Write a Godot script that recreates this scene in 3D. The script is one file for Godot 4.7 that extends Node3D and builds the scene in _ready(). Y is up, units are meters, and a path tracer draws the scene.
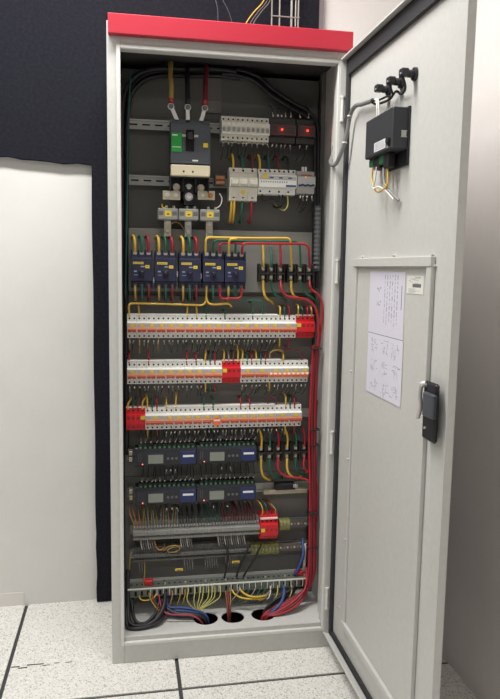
extends Node3D
# An open low-voltage distribution cabinet against the back wall of a plant room.
# Metres, y up. The cabinet's front plane is z = 0, its left front foot is the origin.

var M := {}
var counts := {}
var rng := RandomNumberGenerator.new()
var room: Node3D
const TURN := 0.0144          # the room's grid is turned this much against the cabinet
const PITCH := 0.0175         # one pole of a modular breaker
var ORD := "first second third fourth fifth sixth seventh eighth ninth tenth eleventh twelfth thirteenth fourteenth fifteenth sixteenth seventeenth eighteenth nineteenth twentieth twenty-first twenty-second twenty-third twenty-fourth twenty-fifth twenty-sixth twenty-seventh twenty-eighth twenty-ninth thirtieth thirty-first thirty-second thirty-third thirty-fourth thirty-fifth thirty-sixth thirty-seventh thirty-eighth thirty-ninth fortieth forty-first forty-second forty-third forty-fourth forty-fifth forty-sixth forty-seventh forty-eighth forty-ninth fiftieth".split(" ")

func _ready() -> void:
	rng.seed = 20240611
	camera_and_light()
	materials()
	build_room()
	build_cabinet()
	build_door_things()
	build_top_section()
	build_case_breakers()
	build_breaker_rows()
	build_controllers()
	build_terminal_strips()
	build_floor_cables()
	build_above()
	finish_fine()

# ------------------------------------------------------------------ camera, light
func camera_and_light() -> void:
	var cam := Camera3D.new()
	cam.name = "camera"
	cam.fov = 55.39
	cam.near = 0.05
	cam.position = Vector3(0.0847, 1.4034, 2.2634)
	cam.rotation_order = EULER_ORDER_YXZ
	cam.rotation = Vector3(-0.1205, -0.171, 0.0161)
	add_child(cam)
	cam.current = true
	var we := WorldEnvironment.new()
	we.name = "world_environment"
	var e := Environment.new()
	e.background_mode = Environment.BG_COLOR
	e.background_color = Color(0, 0, 0)
	e.ambient_light_source = Environment.AMBIENT_SOURCE_DISABLED
	e.tonemap_mode = Environment.TONE_MAPPER_LINEAR
	e.tonemap_exposure = 1.0
	e.sdfgi_enabled = true
	e.ssao_enabled = true
	e.ssil_enabled = true
	we.environment = e
	add_child(we)
	# ceiling lamps, two of them added as fill (fitting built in build_room): x, z, energy
	for l in LAMPS:
		var a := AreaLight3D.new()
		a.name = "ceiling_lamp_light"
		a.area_size = Vector2(1.16, 0.26)
		a.light_energy = l[2]
		a.light_color = Color(1.0, 0.995, 0.985)
		a.shadow_enabled = true
		a.area_range = 9.0
		a.position = Vector3(l[0], 3.07, l[1])
		a.rotation = Vector3(-PI / 2, 0, 0)
		add_child(a, true)

const LAMPS := [[-0.10, 0.40, 5.0], [-1.75, 0.40, 2.5], [-0.10, 3.4, 1.75], [-1.75, 3.4, 1.75]]  # front pair is unseen, added behind the camera as fill light

# ------------------------------------------------------------------ mesh helpers
func ST() -> SurfaceTool:
	var s := SurfaceTool.new()
	s.begin(Mesh.PRIMITIVE_TRIANGLES)
	return s

func tri(s: SurfaceTool, a: Vector3, b: Vector3, c: Vector3, out: Vector3) -> void:
	var n := (c - a).cross(b - a)
	if n.length_squared() < 1e-20:
		return
	if n.dot(out) < 0.0:
		var t := b
		b = c
		c = t
		n = -n
	n = n.normalized()
	for p: Vector3 in [a, b, c]:
		s.set_normal(n)
		s.set_uv(Vector2.ZERO)
		s.add_vertex(p)

func quad(s: SurfaceTool, a: Vector3, b: Vector3, c: Vector3, d: Vector3, out: Vector3) -> void:
	tri(s, a, b, c, out)
	tri(s, a, c, d, out)

func box(s: SurfaceTool, c: Vector3, size: Vector3, b := 0.0, xf := Transform3D.IDENTITY) -> void:
	var h := size / 2.0
	var v := func(sg: Vector3, axis: int) -> Vector3:
		var p := Vector3.ZERO
		for k in 3:
			p[k] = sg[k] * (h[k] if k == axis else h[k] - b)
		return xf * (c + p)
	var o: Vector3 = xf * c
	for a in 3:
		var p := (a + 1) % 3
		var q := (a + 2) % 3
		for sa in [-1.0, 1.0]:
			var cs := []
			for st in [[-1, -1], [1, -1], [1, 1], [-1, 1]]:
				var sg := Vector3.ZERO
				sg[a] = sa
				sg[p] = st[0]
				sg[q] = st[1]
				cs.append(v.call(sg, a))
			quad(s, cs[0], cs[1], cs[2], cs[3], (cs[0] + cs[2]) / 2.0 - o)
	if b <= 0.0:
		return
	for e in 3:
		var p := (e + 1) % 3
		var q := (e + 2) % 3
		for st in [[-1, -1], [1, -1], [1, 1], [-1, 1]]:
			var s0 := Vector3.ZERO
			var s1 := Vector3.ZERO
			s0[e] = -1
			s1[e] = 1
			s0[p] = st[0]
			s1[p] = st[0]
			s0[q] = st[1]
			s1[q] = st[1]
			var w := [v.call(s0, p), v.call(s1, p), v.call(s1, q), v.call(s0, q)]
			var dir := Vector3.ZERO
			dir[p] = st[0]
			dir[q] = st[1]
			quad(s, w[0], w[1], w[2], w[3], xf.basis * dir)
	for x in [-1.0, 1.0]:
		for y in [-1.0, 1.0]:
			for z in [-1.0, 1.0]:
				var g := Vector3(x, y, z)
				tri(s, v.call(g, 0), v.call(g, 1), v.call(g, 2), xf.basis * g)

# box given by its two corners
func bx(s: SurfaceTool, lo: Vector3, hi: Vector3, b := 0.0) -> void:
	box(s, (lo + hi) / 2.0, (hi - lo).abs(), b)

func cyl(s: SurfaceTool, a: Vector3, b: Vector3, r0: float, r1: float, n := 12) -> void:
	var d := (b - a).normalized()
	var u := d.cross(Vector3.RIGHT if absf(d.x) < 0.8 else Vector3.UP).normalized()
	var w := d.cross(u)
	for i in n:
		var t0 := TAU * i / n
		var t1 := TAU * (i + 1) / n
		var n0 := u * cos(t0) + w * sin(t0)
		var n1 := u * cos(t1) + w * sin(t1)
		smooth(s, [a + n0 * r0, a + n1 * r0, b + n1 * r1], [n0, n1, n1])
		smooth(s, [a + n0 * r0, b + n1 * r1, b + n0 * r1], [n0, n1, n0])
		tri(s, a, a + n0 * r0, a + n1 * r0, -d)
		tri(s, b, b + n0 * r1, b + n1 * r1, d)

func smooth(s: SurfaceTool, p: Array, n: Array) -> void:
	var order := [0, 1, 2]
	if (p[2] - p[0]).cross(p[1] - p[0]).dot(n[0]) < 0.0:
		order = [0, 2, 1]
	for k in order:
		s.set_normal(n[k])
		s.set_uv(Vector2.ZERO)
		s.add_vertex(p[k])

func tube(s: SurfaceTool, path: Array, r: float, sides := 8, steps := 5) -> void:
	var pts := []
	var k := path.size()
	for i in k - 1:
		var p0: Vector3 = path[maxi(i - 1, 0)]
		var p1: Vector3 = path[i]
		var p2: Vector3 = path[i + 1]
		var p3: Vector3 = path[mini(i + 2, k - 1)]
		var m := steps if k > 2 else 1
		# centripetal-like tangents limited by the shorter side
		var l := p1.distance_to(p2)
		var t1 := (p2 - p0).normalized() * minf(l, p1.distance_to(p0) * 1.6 + (l if i == 0 else 0.0))
		var t2 := (p3 - p1).normalized() * minf(l, p2.distance_to(p3) * 1.6 + (l if i == k - 2 else 0.0))
		for j in m:
			var t := float(j) / m
			var tt := t * t
			var t3 := tt * t
			pts.append(p1 * (2 * t3 - 3 * tt + 1) + t1 * (t3 - 2 * tt + t) + p2 * (-2 * t3 + 3 * tt) + t2 * (t3 - tt))
	pts.append(path[k - 1])
	var d0: Vector3 = (pts[1] - pts[0]).normalized()
	var u := d0.cross(Vector3.RIGHT if absf(d0.x) < 0.8 else Vector3.UP).normalized()
	var rings := []
	var norms := []
	for i in pts.size():
		var d: Vector3 = (pts[mini(i + 1, pts.size() - 1)] - pts[maxi(i - 1, 0)]).normalized()
		u = (u - d * u.dot(d)).normalized()
		var w := d.cross(u)
		var ring := []
		var ns := []
		for j in sides:
			var a := TAU * j / sides
			var nn := u * cos(a) + w * sin(a)
			ns.append(nn)
			ring.append(pts[i] + nn * r)
		rings.append(ring)
		norms.append(ns)
	for i in pts.size() - 1:
		for j in sides:
			var j2 := (j + 1) % sides
			smooth(s, [rings[i][j], rings[i][j2], rings[i + 1][j2]], [norms[i][j], norms[i][j2], norms[i + 1][j2]])
			smooth(s, [rings[i][j], rings[i + 1][j2], rings[i + 1][j]], [norms[i][j], norms[i + 1][j2], norms[i + 1][j]])
	var last := pts.size() - 1
	for j in sides:
		var j2 := (j + 1) % sides
		tri(s, pts[0], rings[0][j], rings[0][j2], -d0)
		tri(s, pts[last], rings[last][j], rings[last][j2], pts[last] - pts[last - 1])

# polygon in the local xy plane, extruded along local z from 0 to depth
func prism(s: SurfaceTool, poly: PackedVector2Array, depth: float, xf := Transform3D.IDENTITY) -> void:
	var area := 0.0
	for i in poly.size():
		area += poly[i].cross(poly[(i + 1) % poly.size()])
	var sg := 1.0 if area > 0 else -1.0
	var idx := Geometry2D.triangulate_polygon(poly)
	for t in range(0, idx.size(), 3):
		var a := poly[idx[t]]
		var b := poly[idx[t + 1]]
		var c := poly[idx[t + 2]]
		tri(s, xf * Vector3(a.x, a.y, 0), xf * Vector3(b.x, b.y, 0), xf * Vector3(c.x, c.y, 0), -xf.basis.z)
		tri(s, xf * Vector3(a.x, a.y, depth), xf * Vector3(b.x, b.y, depth), xf * Vector3(c.x, c.y, depth), xf.basis.z)
	for i in poly.size():
		var a := poly[i]
		var b := poly[(i + 1) % poly.size()]
		var e := (b - a)
		var n := xf.basis * Vector3(e.y, -e.x, 0) * sg
		quad(s, xf * Vector3(a.x, a.y, 0), xf * Vector3(b.x, b.y, 0), xf * Vector3(b.x, b.y, depth), xf * Vector3(a.x, a.y, depth), n)

# profile (y, z) extruded along x from x0 to x1
func along_x(s: SurfaceTool, prof: Array, x0: float, x1: float, at := Vector3.ZERO) -> void:
	var poly := PackedVector2Array()
	for p: Vector2 in prof:
		poly.append(Vector2(-p.y, p.x))       # local x = -world z, local y = world y, local z = world x
	prism(s, poly, x1 - x0, Transform3D(Basis(Vector3(0, 0, -1), Vector3.UP, Vector3.RIGHT), at + Vector3(x0, 0, 0)))

# a textured face with UVs; p is its lower left corner
func face(s: SurfaceTool, p: Vector3, ex: Vector3, ey: Vector3) -> void:
	var n := ex.cross(ey).normalized()
	var vs := [p, p + ey, p + ex + ey, p, p + ex + ey, p + ex]
	var uv := [Vector2(0, 1), Vector2(0, 0), Vector2(1, 0), Vector2(0, 1), Vector2(1, 0), Vector2(1, 1)]
	for i in 6:
		s.set_normal(n)
		s.set_uv(uv[i])
		s.add_vertex(vs[i])

# ------------------------------------------------------------------ object helpers
func numbered(called: String, parent: Node) -> String:
	var key := "%d/%s" % [parent.get_instance_id(), called]
	var n: int = counts.get(key, 0)
	counts[key] = n + 1
	return called if n == 0 else "%s_%03d" % [called, n]

func part(called: String, s: SurfaceTool, mat: String, parent: Node3D, label := "") -> MeshInstance3D:
	var o := MeshInstance3D.new()
	o.name = numbered(called, parent)
	o.mesh = s.commit()
	o.material_override = M[mat]
	parent.add_child(o, true)
	if label:
		o.set_meta("label", label)
	return o

func clone_part(src: MeshInstance3D, called: String, parent: Node3D, at: Vector3) -> MeshInstance3D:
	var o := MeshInstance3D.new()
	o.name = numbered(called, parent)
	o.mesh = src.mesh
	o.material_override = src.material_override
	o.position = at
	parent.add_child(o, true)
	return o

func tag(o: Node3D, label: String, category: String, group := "") -> void:
	o.set_meta("label", label)
	o.set_meta("category", category)
	if group:
		o.set_meta("group", group)

func thing(called: String, label: String, category: String, at: Vector3, group := "") -> Node3D:
	var o := Node3D.new()
	o.name = numbered(called, self)
	o.position = at
	add_child(o, true)
	tag(o, label, category, group)
	return o

func place(proto: Node3D, called: String, label: String, category: String, at: Vector3, group := "") -> Node3D:
	var o: Node3D = proto.duplicate()
	o.name = numbered(called, self)
	o.position = at
	add_child(o, true)
	tag(o, label, category, group)
	return o

func wire(called: String, label: String, mat: String, r: float, path: Array, group := "", sides := 8) -> MeshInstance3D:
	var s := ST()
	var at: Vector3 = path[0]
	var rel := []
	for p: Vector3 in path:
		rel.append(p - at)
	tube(s, rel, r, sides)
	var o := part(called, s, mat, self)
	o.position = at
	tag(o, label, "cable" if called == "cable" else "wire", group)
	return o

func structure(called: String, s: SurfaceTool, mat: String) -> MeshInstance3D:
	var o := part(called, s, mat, self)
	o.rotation.y = TURN
	o.set_meta("kind", "structure")
	return o

# ------------------------------------------------------------------ materials
func plain(called: String, c: Color, rough := 0.6, metal := 0.0) -> StandardMaterial3D:
	var m := StandardMaterial3D.new()
	m.resource_name = called
	m.albedo_color = c
	m.roughness = rough
	m.metallic = metal
	M[called] = m
	return m

func c8(r: int, g: int, b: int) -> Color:
	return Color8(r, g, b)

func speckle(size: int, base: Color, specks: Array, seed_at: int) -> ImageTexture:
	var im := Image.create(size, size, false, Image.FORMAT_RGB8)
	im.fill(base)
	var r := RandomNumberGenerator.new()
	r.seed = seed_at
	for sp in specks:
		for i in sp[1]:
			var w := r.randi_range(sp[2], sp[3])
			var h := r.randi_range(sp[2], sp[3])
			var x := r.randi_range(0, size - 1)
			var y := r.randi_range(0, size - 1)
			var slant := r.randf_range(-1.0, 1.0)
			for j in h:
				for k in w:
					im.set_pixel((x + k + int(slant * j) + size) % size, (y + j) % size, sp[0])
	im.generate_mipmaps()
	return ImageTexture.create_from_image(im)

func soft_noise(freq: float, a: Color, b: Color, seed_at: int) -> NoiseTexture2D:
	var n := FastNoiseLite.new()
	n.seed = seed_at
	n.frequency = freq
	n.fractal_octaves = 4
	var t := NoiseTexture2D.new()
	t.width = 256
	t.height = 256
	t.seamless = true
	t.noise = n
	var g := Gradient.new()
	g.set_color(0, a)
	g.set_color(1, b)
	t.color_ramp = g
	return t

func triplanar(m: StandardMaterial3D, tex: Texture2D, scale: float) -> void:
	m.albedo_color = Color.WHITE
	m.albedo_texture = tex
	m.uv1_triplanar = true
	m.uv1_world_triplanar = true
	m.uv1_scale = Vector3.ONE * scale

func materials() -> void:
	triplanar(plain("floor_tile", Color.WHITE, 0.45), speckle(512, c8(230, 228, 222), [[c8(200, 197, 190), 2600, 2, 6], [c8(166, 161, 153), 1100, 2, 5], [c8(242, 241, 237), 1500, 2, 6], [c8(120, 114, 106), 300, 2, 4]], 3), 2.2)
	plain("floor_gap", c8(66, 66, 68), 0.8)
	plain("scuff", c8(48, 44, 42), 0.8)
	triplanar(plain("wall_white", Color.WHITE, 0.85), soft_noise(0.01, c8(216, 215, 211), c8(223, 222, 219), 5), 0.8)
	triplanar(plain("wall_warm", Color.WHITE, 0.8), soft_noise(0.012, c8(226, 221, 218), c8(232, 227, 224), 8), 0.7)
	plain("wall_grey", c8(110, 108, 106), 0.85)
	plain("ceiling", c8(230, 228, 224), 0.9)
	plain("skirting", c8(222, 219, 214), 0.7)
	triplanar(plain("foam", Color.WHITE, 0.9), soft_noise(0.06, c8(33, 33, 39), c8(41, 42, 49), 12), 4.0)
	M["foam"].metallic_specular = 0.12
	plain("foam_edge", c8(120, 112, 116), 0.8)
	triplanar(plain("paint", Color.WHITE, 0.42), soft_noise(0.05, c8(200, 200, 196), c8(206, 206, 202), 21), 3.0)
	triplanar(plain("paint_bright", Color.WHITE, 0.38), soft_noise(0.05, c8(216, 216, 212), c8(222, 222, 218), 22), 3.0)
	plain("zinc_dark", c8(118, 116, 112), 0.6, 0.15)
	plain("back_plate", c8(104, 103, 100), 0.65)  # darker than the lower plate: upper interior shade put into the grey
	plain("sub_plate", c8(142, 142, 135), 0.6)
	plain("red_paint", c8(180, 40, 58), 0.38)
	plain("gasket_and_shade", c8(48, 47, 50), 0.85)
	plain("zinc", c8(176, 176, 170), 0.42, 0.55)
	plain("rail_zinc", c8(186, 187, 182), 0.5, 0.1)
	plain("steel", c8(214, 212, 208), 0.35, 0.35)
	plain("dark", c8(30, 29, 31), 0.6)
	plain("hole", c8(16, 15, 16), 0.9)
	plain("black_plastic", c8(38, 38, 42), 0.45)
	plain("box_black", c8(52, 54, 58), 0.55)
	plain("slate", c8(74, 79, 86), 0.5)
	plain("beige", c8(226, 214, 184), 0.5)
	plain("white_plastic", c8(238, 237, 232), 0.45)
	plain("grey_plastic", c8(186, 186, 182), 0.5)
	plain("cream_plastic", c8(226, 222, 208), 0.5)
	plain("toggle", c8(176, 74, 52), 0.45)
	plain("toggle_orange", c8(240, 112, 56), 0.45)
	plain("peach", c8(252, 190, 138), 0.55)
	plain("yellow_mark", c8(236, 205, 60), 0.55)
	plain("red_body", c8(214, 34, 46), 0.42)
	plain("red_window", c8(150, 24, 34), 0.4)
	plain("pink_edge", c8(250, 214, 212), 0.45)
	plain("navy", c8(40, 43, 68), 0.45)
	plain("navy_dark", c8(28, 31, 58), 0.45)
	plain("print_grey", c8(150, 154, 176), 0.6)
	plain("green_mark", c8(28, 160, 62), 0.5)
	plain("label_white", c8(238, 238, 236), 0.6)
	plain("print_dark", c8(92, 92, 98), 0.7)
	plain("copper", c8(196, 128, 92), 0.4, 0.5)
	plain("brass", c8(196, 186, 158), 0.45, 0.25)
	plain("lcd", c8(140, 146, 136), 0.3)
	plain("module", c8(42, 44, 52), 0.5)
	plain("module_blue", c8(36, 48, 100), 0.4)
	plain("green_terminal", c8(96, 150, 104), 0.5)
	plain("terminal_grey", c8(150, 150, 146), 0.55)
	plain("terminal_dark", c8(104, 103, 100), 0.6)
	plain("terminal_black", c8(50, 46, 44), 0.4)
	plain("green_yellow", c8(142, 143, 84), 0.5)
	plain("tape_red", c8(206, 44, 44), 0.5)
	plain("conduit", c8(124, 124, 122), 0.5)
	plain("w_yellow", c8(222, 182, 66), 0.42)
	plain("w_old_yellow", c8(168, 140, 70), 0.5)
	plain("w_green", c8(32, 100, 76), 0.42)
	plain("w_teal", c8(36, 92, 84), 0.45)
	plain("w_red", c8(166, 36, 48), 0.42)
	plain("w_dark_red", c8(116, 32, 40), 0.42)
	plain("w_black", c8(30, 29, 32), 0.45)
	plain("w_thin_black", c8(48, 45, 46), 0.5)
	plain("w_blue", c8(48, 72, 128), 0.45)
	plain("w_brown", c8(116, 66, 48), 0.5)
	plain("w_white", c8(228, 224, 216), 0.5)
	plain("w_grey", c8(150, 148, 146), 0.5)
	plain("w_orange", c8(204, 140, 70), 0.5)
	plain("w_green_yellow", c8(188, 184, 104), 0.5)
	plain("w_pink", c8(166, 60, 84), 0.5)
	plain("green_plug", c8(40, 104, 72), 0.5)
	plain("shaded_top", c8(66, 63, 64), 0.8)  # dark tone paints the shade inside the cabinet top onto its panel
	plain("bright_zinc", c8(226, 228, 222), 0.4, 0.2)
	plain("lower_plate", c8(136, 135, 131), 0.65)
	plain("zinc_light", c8(150, 148, 142), 0.5, 0.1)
	plain("plug_dark", c8(34, 46, 40), 0.5)
	plain("bar_zinc", c8(112, 117, 108), 0.45, 0.3)
	plain("sleeve", c8(236, 232, 222), 0.6)
	var g := plain("lamp_face", c8(255, 250, 242), 0.5)
	g.emission_enabled = true
	g.emission = c8(255, 250, 242)
	g.emission_energy_multiplier = 1.5
	var r := plain("led", c8(255, 60, 50), 0.4)
	r.emission_enabled = true
	r.emission = c8(255, 50, 40)
	r.emission_energy_multiplier = 5.0
	var o := plain("led_small", c8(255, 150, 130), 0.4)
	o.emission_enabled = true
	o.emission = c8(255, 120, 100)
	o.emission_energy_multiplier = 2.0

# ------------------------------------------------------------------ the room
func build_room() -> void:
	var s := ST()
	bx(s, Vector3(-3.4, -0.2, -0.684), Vector3(1.393, -0.006, 5.2))
	var fl := structure("floor", s, "floor_gap")
	# raised-floor tiles with dark joints; the row at the wall is one deep cut row
	var pitch := 0.585
	var gap := 0.0066
	for j in range(-1, 9):
		var z1 := 0.179 + (j + 1) * pitch - gap
		var z0 := 0.179 + j * pitch + gap if j >= 0 else -0.484
		for i in range(-5, 3):
			var x0 := -0.3610 + i * pitch + gap
			var x1 := x0 + pitch - 2 * gap
			x1 = minf(x1, 1.193)
			if z0 > 5.0 or x1 - x0 < 0.03:
				continue
			var t := ST()
			var c := Vector3((x0 + x1) / 2, -0.003, (z0 + z1) / 2)
			box(t, Vector3.ZERO, Vector3(x1 - x0, 0.006, z1 - z0), 0.0008)
			var o := part("floor_tile", t, "floor_tile", fl)
			o.position = c
	# dark scuffed chips in the tile left of the cabinet
	var sc := ST()
	var xs := [-0.350, -0.325, -0.298, -0.270, -0.245, -0.222, -0.205, -0.190, -0.165, -0.145]
	for i in xs.size() - 1:
		if i in [5, 7]:
			continue
		var wz := 0.0042 if i < 4 else 0.0024
		box(sc, Vector3((xs[i] + xs[i + 1]) / 2, 0.0003, -0.036 + 0.004 * sin(i * 2.1)), Vector3(xs[i + 1] - xs[i] + 0.004, 0.0010, wz * 1.3), 0.0, Transform3D(Basis(Vector3.UP, 0.02 * sin(i * 1.7)), Vector3.ZERO))
	part("floor_scuff", sc, "scuff", fl, "dark scuffed chips in tile")
	s = ST()
	bx(s, Vector3(-3.4, -0.006, -0.684), Vector3(1.393, 3.1, -0.484))
	structure("wall_back", s, "wall_white")
	s = ST()
	bx(s, Vector3(1.193, -0.006, -0.484), Vector3(1.393, 3.1, 5.2))
	structure("wall_right", s, "wall_warm")
	s = ST()
	bx(s, Vector3(-3.4, -0.006, -0.484), Vector3(-3.2, 3.1, 5.2))
	structure("wall_left", s, "wall_grey")
	s = ST()
	bx(s, Vector3(-3.2, -0.006, 5.0), Vector3(1.193, 3.1, 5.2))
	structure("wall_front", s, "wall_grey")
	s = ST()
	bx(s, Vector3(-3.4, 3.1, -0.684), Vector3(1.393, 3.25, 5.2))
	structure("ceiling", s, "ceiling")
	# low skirting strip that stops short of the cabinet
	s = ST()
	bx(s, Vector3(-3.2, 0.0, -0.4845), Vector3(-0.372, 0.056, -0.4815), 0.001)
	structure("baseboard_back", s, "skirting")
	# lamp fittings
	for i in LAMPS.size():
		var l = LAMPS[i]
		var t := thing("ceiling_lamp", "flat white unseen ceiling lamp, %s of the lamps overhead" % ORD[i], "ceiling lamp", Vector3(l[0], 3.075, l[1]), "ceiling lamps")
		var f := ST()
		bx(f, Vector3(-0.6, 0.004, -0.15), Vector3(0.6, 0.03, 0.15), 0.002)
		part("housing", f, "white_plastic", t)
		f = ST()
		bx(f, Vector3(-0.58, 0.0, -0.13), Vector3(0.58, 0.004, 0.13))
		part("diffuser", f, "lamp_face", t)
	# black insulation foam on the wall: a sheet with a cut lower edge and a strip down to the floor
	var poly := PackedVector2Array()
	var n := 60
	for i in n + 1:
		var x := lerpf(-3.19, -0.0755, float(i) / n)
		var y := 1.800 + 0.003 * sin(x * 13.0) + 0.003 * sin(x * 47.0 + 1.0)
		if x < -0.25:
			y += clampf((-0.25 - x) * 0.06, 0, 0.02)
		poly.append(Vector2(x, y))
	for i in 31:
		var y := lerpf(1.79, 0.004, i / 30.0)
		var wob := 0.0012 * sin(y * 11.0) + (0.0018 * sin(y * 70.0) if y < 0.35 else 0.0)
		poly.append(Vector2(-0.0755 + wob, y))
	poly.append(Vector2(0.822, 0.004))
	poly.append(Vector2(0.822, 3.095))
	poly.append(Vector2(-3.19, 3.095))
	s = ST()
	prism(s, poly, 0.028, Transform3D(Basis.IDENTITY, Vector3(0, 0, -0.4835)))
	var fo := thing("insulation_sheet", "black foam insulation sheet covering the upper back wall behind the red-topped cabinet", "insulation", Vector3.ZERO)
	fo.rotation.y = TURN
	part("foam", s, "foam", fo)
	s = ST()
	bx(s, Vector3(0.8225, 0.004, -0.4835), Vector3(0.842, 3.095, -0.4575), 0.001)
	part("edge_strip", s, "foam_edge", fo, "grey edge strip of the foam")

# ------------------------------------------------------------------ the cabinet
var cabinet: Node3D
var door: MeshInstance3D
const DOOR_H := Vector3(0.797, 0, 0.012)
const DEPTH := -0.45

func build_cabinet() -> void:
	cabinet = thing("electrical_cabinet", "tall light grey steel electrical cabinet with red top band and open door", "cabinet", Vector3.ZERO)
	var s := ST()
	# front frame
	bx(s, Vector3(0.0, 0.0, -0.03), Vector3(0.04, 2.150, 0.0), 0.0015)
	bx(s, Vector3(0.76, 0.0, -0.03), Vector3(0.80, 2.150, 0.0), 0.0015)
	bx(s, Vector3(0.04, 0.0, -0.03), Vector3(0.76, 0.0985, 0.0), 0.0015)
	bx(s, Vector3(0.04, 2.093, -0.03), Vector3(0.76, 2.150, 0.0), 0.0015)
	part("front_frame", s, "paint", cabinet)
	# bright rain lip round the opening
	s = ST()
	bx(s, Vector3(0.0275, 0.070, 0.0), Vector3(0.040, 2.106, 0.011), 0.002)
	bx(s, Vector3(0.760, 0.070, 0.0), Vector3(0.7725, 2.106, 0.011), 0.002)
	bx(s, Vector3(0.040, 0.071, 0.0), Vector3(0.760, 0.084, 0.011), 0.002)
	bx(s, Vector3(0.040, 2.093, 0.0), Vector3(0.760, 2.106, 0.011), 0.002)
	part("opening_lip", s, "paint_bright", cabinet)
	s = ST()
	bx(s, Vector3(-0.003, 0.0, DEPTH), Vector3(0.004, 2.178, -0.001), 0.001)
	part("side_panel", s, "paint", cabinet)
	s = ST()
	bx(s, Vector3(0.788, 0.0, DEPTH), Vector3(0.803, 2.150, -0.03), 0.001)
	part("side_panel", s, "paint", cabinet)
	s = ST()
	bx(s, Vector3(0.004, 0.0, DEPTH), Vector3(0.788, 2.150, DEPTH + 0.012))
	part("back_panel", s, "back_plate", cabinet)
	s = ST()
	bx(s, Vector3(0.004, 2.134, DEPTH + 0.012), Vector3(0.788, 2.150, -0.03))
	part("top_panel", s, "shaded_top", cabinet, "top panel under the roof, shade painted in dark")
	# red canopy band
	s = ST()
	var pr := [Vector2(2.152, -0.45), Vector2(2.152, 0.001), Vector2(2.131, 0.001), Vector2(2.131, 0.0255), Vector2(2.133, 0.027), Vector2(2.190, 0.027), Vector2(2.192, 0.0255), Vector2(2.192, -0.45)]
	along_x(s, pr, 0.003, 0.803)
	part("canopy", s, "red_paint", cabinet, "red top band")
	# floor plate with three cable holes
	var fp := CSGBox3D.new()
	fp.name = "floor_plate"
	fp.size = Vector3(0.784, 0.004, 0.40)
	fp.position = Vector3(0.396, 0.0975, -0.2305)
	fp.material_override = M["paint"]
	fp.material = M["paint"]
	for h in [[0.338, -0.086, 0.046], [0.440, -0.081, 0.043], [0.557, -0.084, 0.045]]:
		var c := CSGCylinder3D.new()
		c.name = numbered("cable_hole", fp)
		c.operation = CSGShape3D.OPERATION_SUBTRACTION
		c.radius = h[2]
		c.height = 0.02
		c.sides = 32
		c.position = Vector3(h[0], 0.0975, h[1]) - fp.position
		fp.add_child(c, true)
	cabinet.add_child(fp)
	s = ST()
	bx(s, Vector3(0.04, 0.0955, -0.040), Vector3(0.76, 0.1000, 0.001), 0.001)
	part("sill", s, "paint", cabinet)
	s = ST()
	bx(s, Vector3(0.004, 0.001, DEPTH + 0.012), Vector3(0.788, 0.004, -0.03))
	part("base_plate", s, "dark", cabinet)
	# the right inner post with its return and slot line
	s = ST()
	bx(s, Vector3(0.768, 0.1, -0.075), Vector3(0.788, 2.134, -0.0305), 0.001)
	part("inner_post", s, "paint", cabinet)
	s = ST()
	bx(s, Vector3(0.004, 0.1, -0.075), Vector3(0.024, 2.134, -0.0305), 0.001)
	part("inner_post", s, "paint", cabinet)
	s = ST()
	bx(s, Vector3(0.772, 0.1, -0.262), Vector3(0.788, 2.134, -0.235), 0.001)
	bx(s, Vector3(0.004, 0.1, -0.262), Vector3(0.030, 2.134, -0.235), 0.001)
	part("mounting_post", s, "zinc_dark", cabinet)
	# plates the gear is bolted to; the upper one has interior shade in its colour
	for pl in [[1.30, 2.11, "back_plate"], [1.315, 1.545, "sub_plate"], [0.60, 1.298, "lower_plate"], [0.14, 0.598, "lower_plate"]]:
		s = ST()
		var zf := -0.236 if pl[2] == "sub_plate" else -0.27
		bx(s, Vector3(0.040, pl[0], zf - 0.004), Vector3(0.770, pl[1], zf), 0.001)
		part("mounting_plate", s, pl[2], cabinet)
	s = ST()
	bx(s, Vector3(0.335, 1.97, -0.269), Vector3(0.400, 2.10, -0.262), 0.001)
	part("strut", s, "zinc_dark", cabinet)
	# top-hat rails
	rail(1.716, 0.060, 0.430, true)
	rail(1.716, 0.430, 0.765, false)
	rail(1.912, 0.056, 0.765, true)
	rail(1.188, 0.045, 0.768, false)
	rail(1.018, 0.045, 0.768, false)
	rail(0.845, 0.045, 0.768, false)
	rail(0.695, 0.050, 0.765, false)
	rail(0.548, 0.050, 0.765, false)
	rail(0.400, 0.060, 0.765, false)
	rail(0.303, 0.060, 0.765, false)
	# door: sheet with folded flange, one mesh; its own frame is local x = along, y = up, z = inwards
	s = ST()
	bx(s, Vector3(0, 0.060, -0.002), Vector3(0.834, 2.108, 0.0), 0.0005)
	bx(s, Vector3(0.832, 0.060, 0.0), Vector3(0.834, 2.108, 0.019), 0.0005)
	bx(s, Vector3(0.0, 0.060, 0.0), Vector3(0.002, 2.108, 0.030), 0.0005)
	bx(s, Vector3(0.0, 0.060, 0.0), Vector3(0.834, 0.062, 0.030), 0.0005)
	bx(s, Vector3(0.0, 2.106, 0.0), Vector3(0.834, 2.108, 0.030), 0.0005)
	bx(s, Vector3(0.0, 0.060, 0.022), Vector3(0.834, 0.066, 0.030), 0.0008)
	bx(s, Vector3(0.0, 2.102, 0.022), Vector3(0.834, 2.108, 0.030), 0.0008)
	door = part("door", s, "paint", cabinet, "open door leaf seen from inside")
	door.position = DOOR_H
	door.rotation.y = -deg_to_rad(88.8)
	s = ST()
	bx(s, Vector3(0.004, 0.064, 0.0), Vector3(0.026, 2.104, 0.012), 0.002)
	bx(s, Vector3(0.811, 0.064, 0.0), Vector3(0.827, 2.104, 0.006), 0.002)
	bx(s, Vector3(0.026, 0.064, 0.0), Vector3(0.811, 0.084, 0.010), 0.002)
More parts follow.
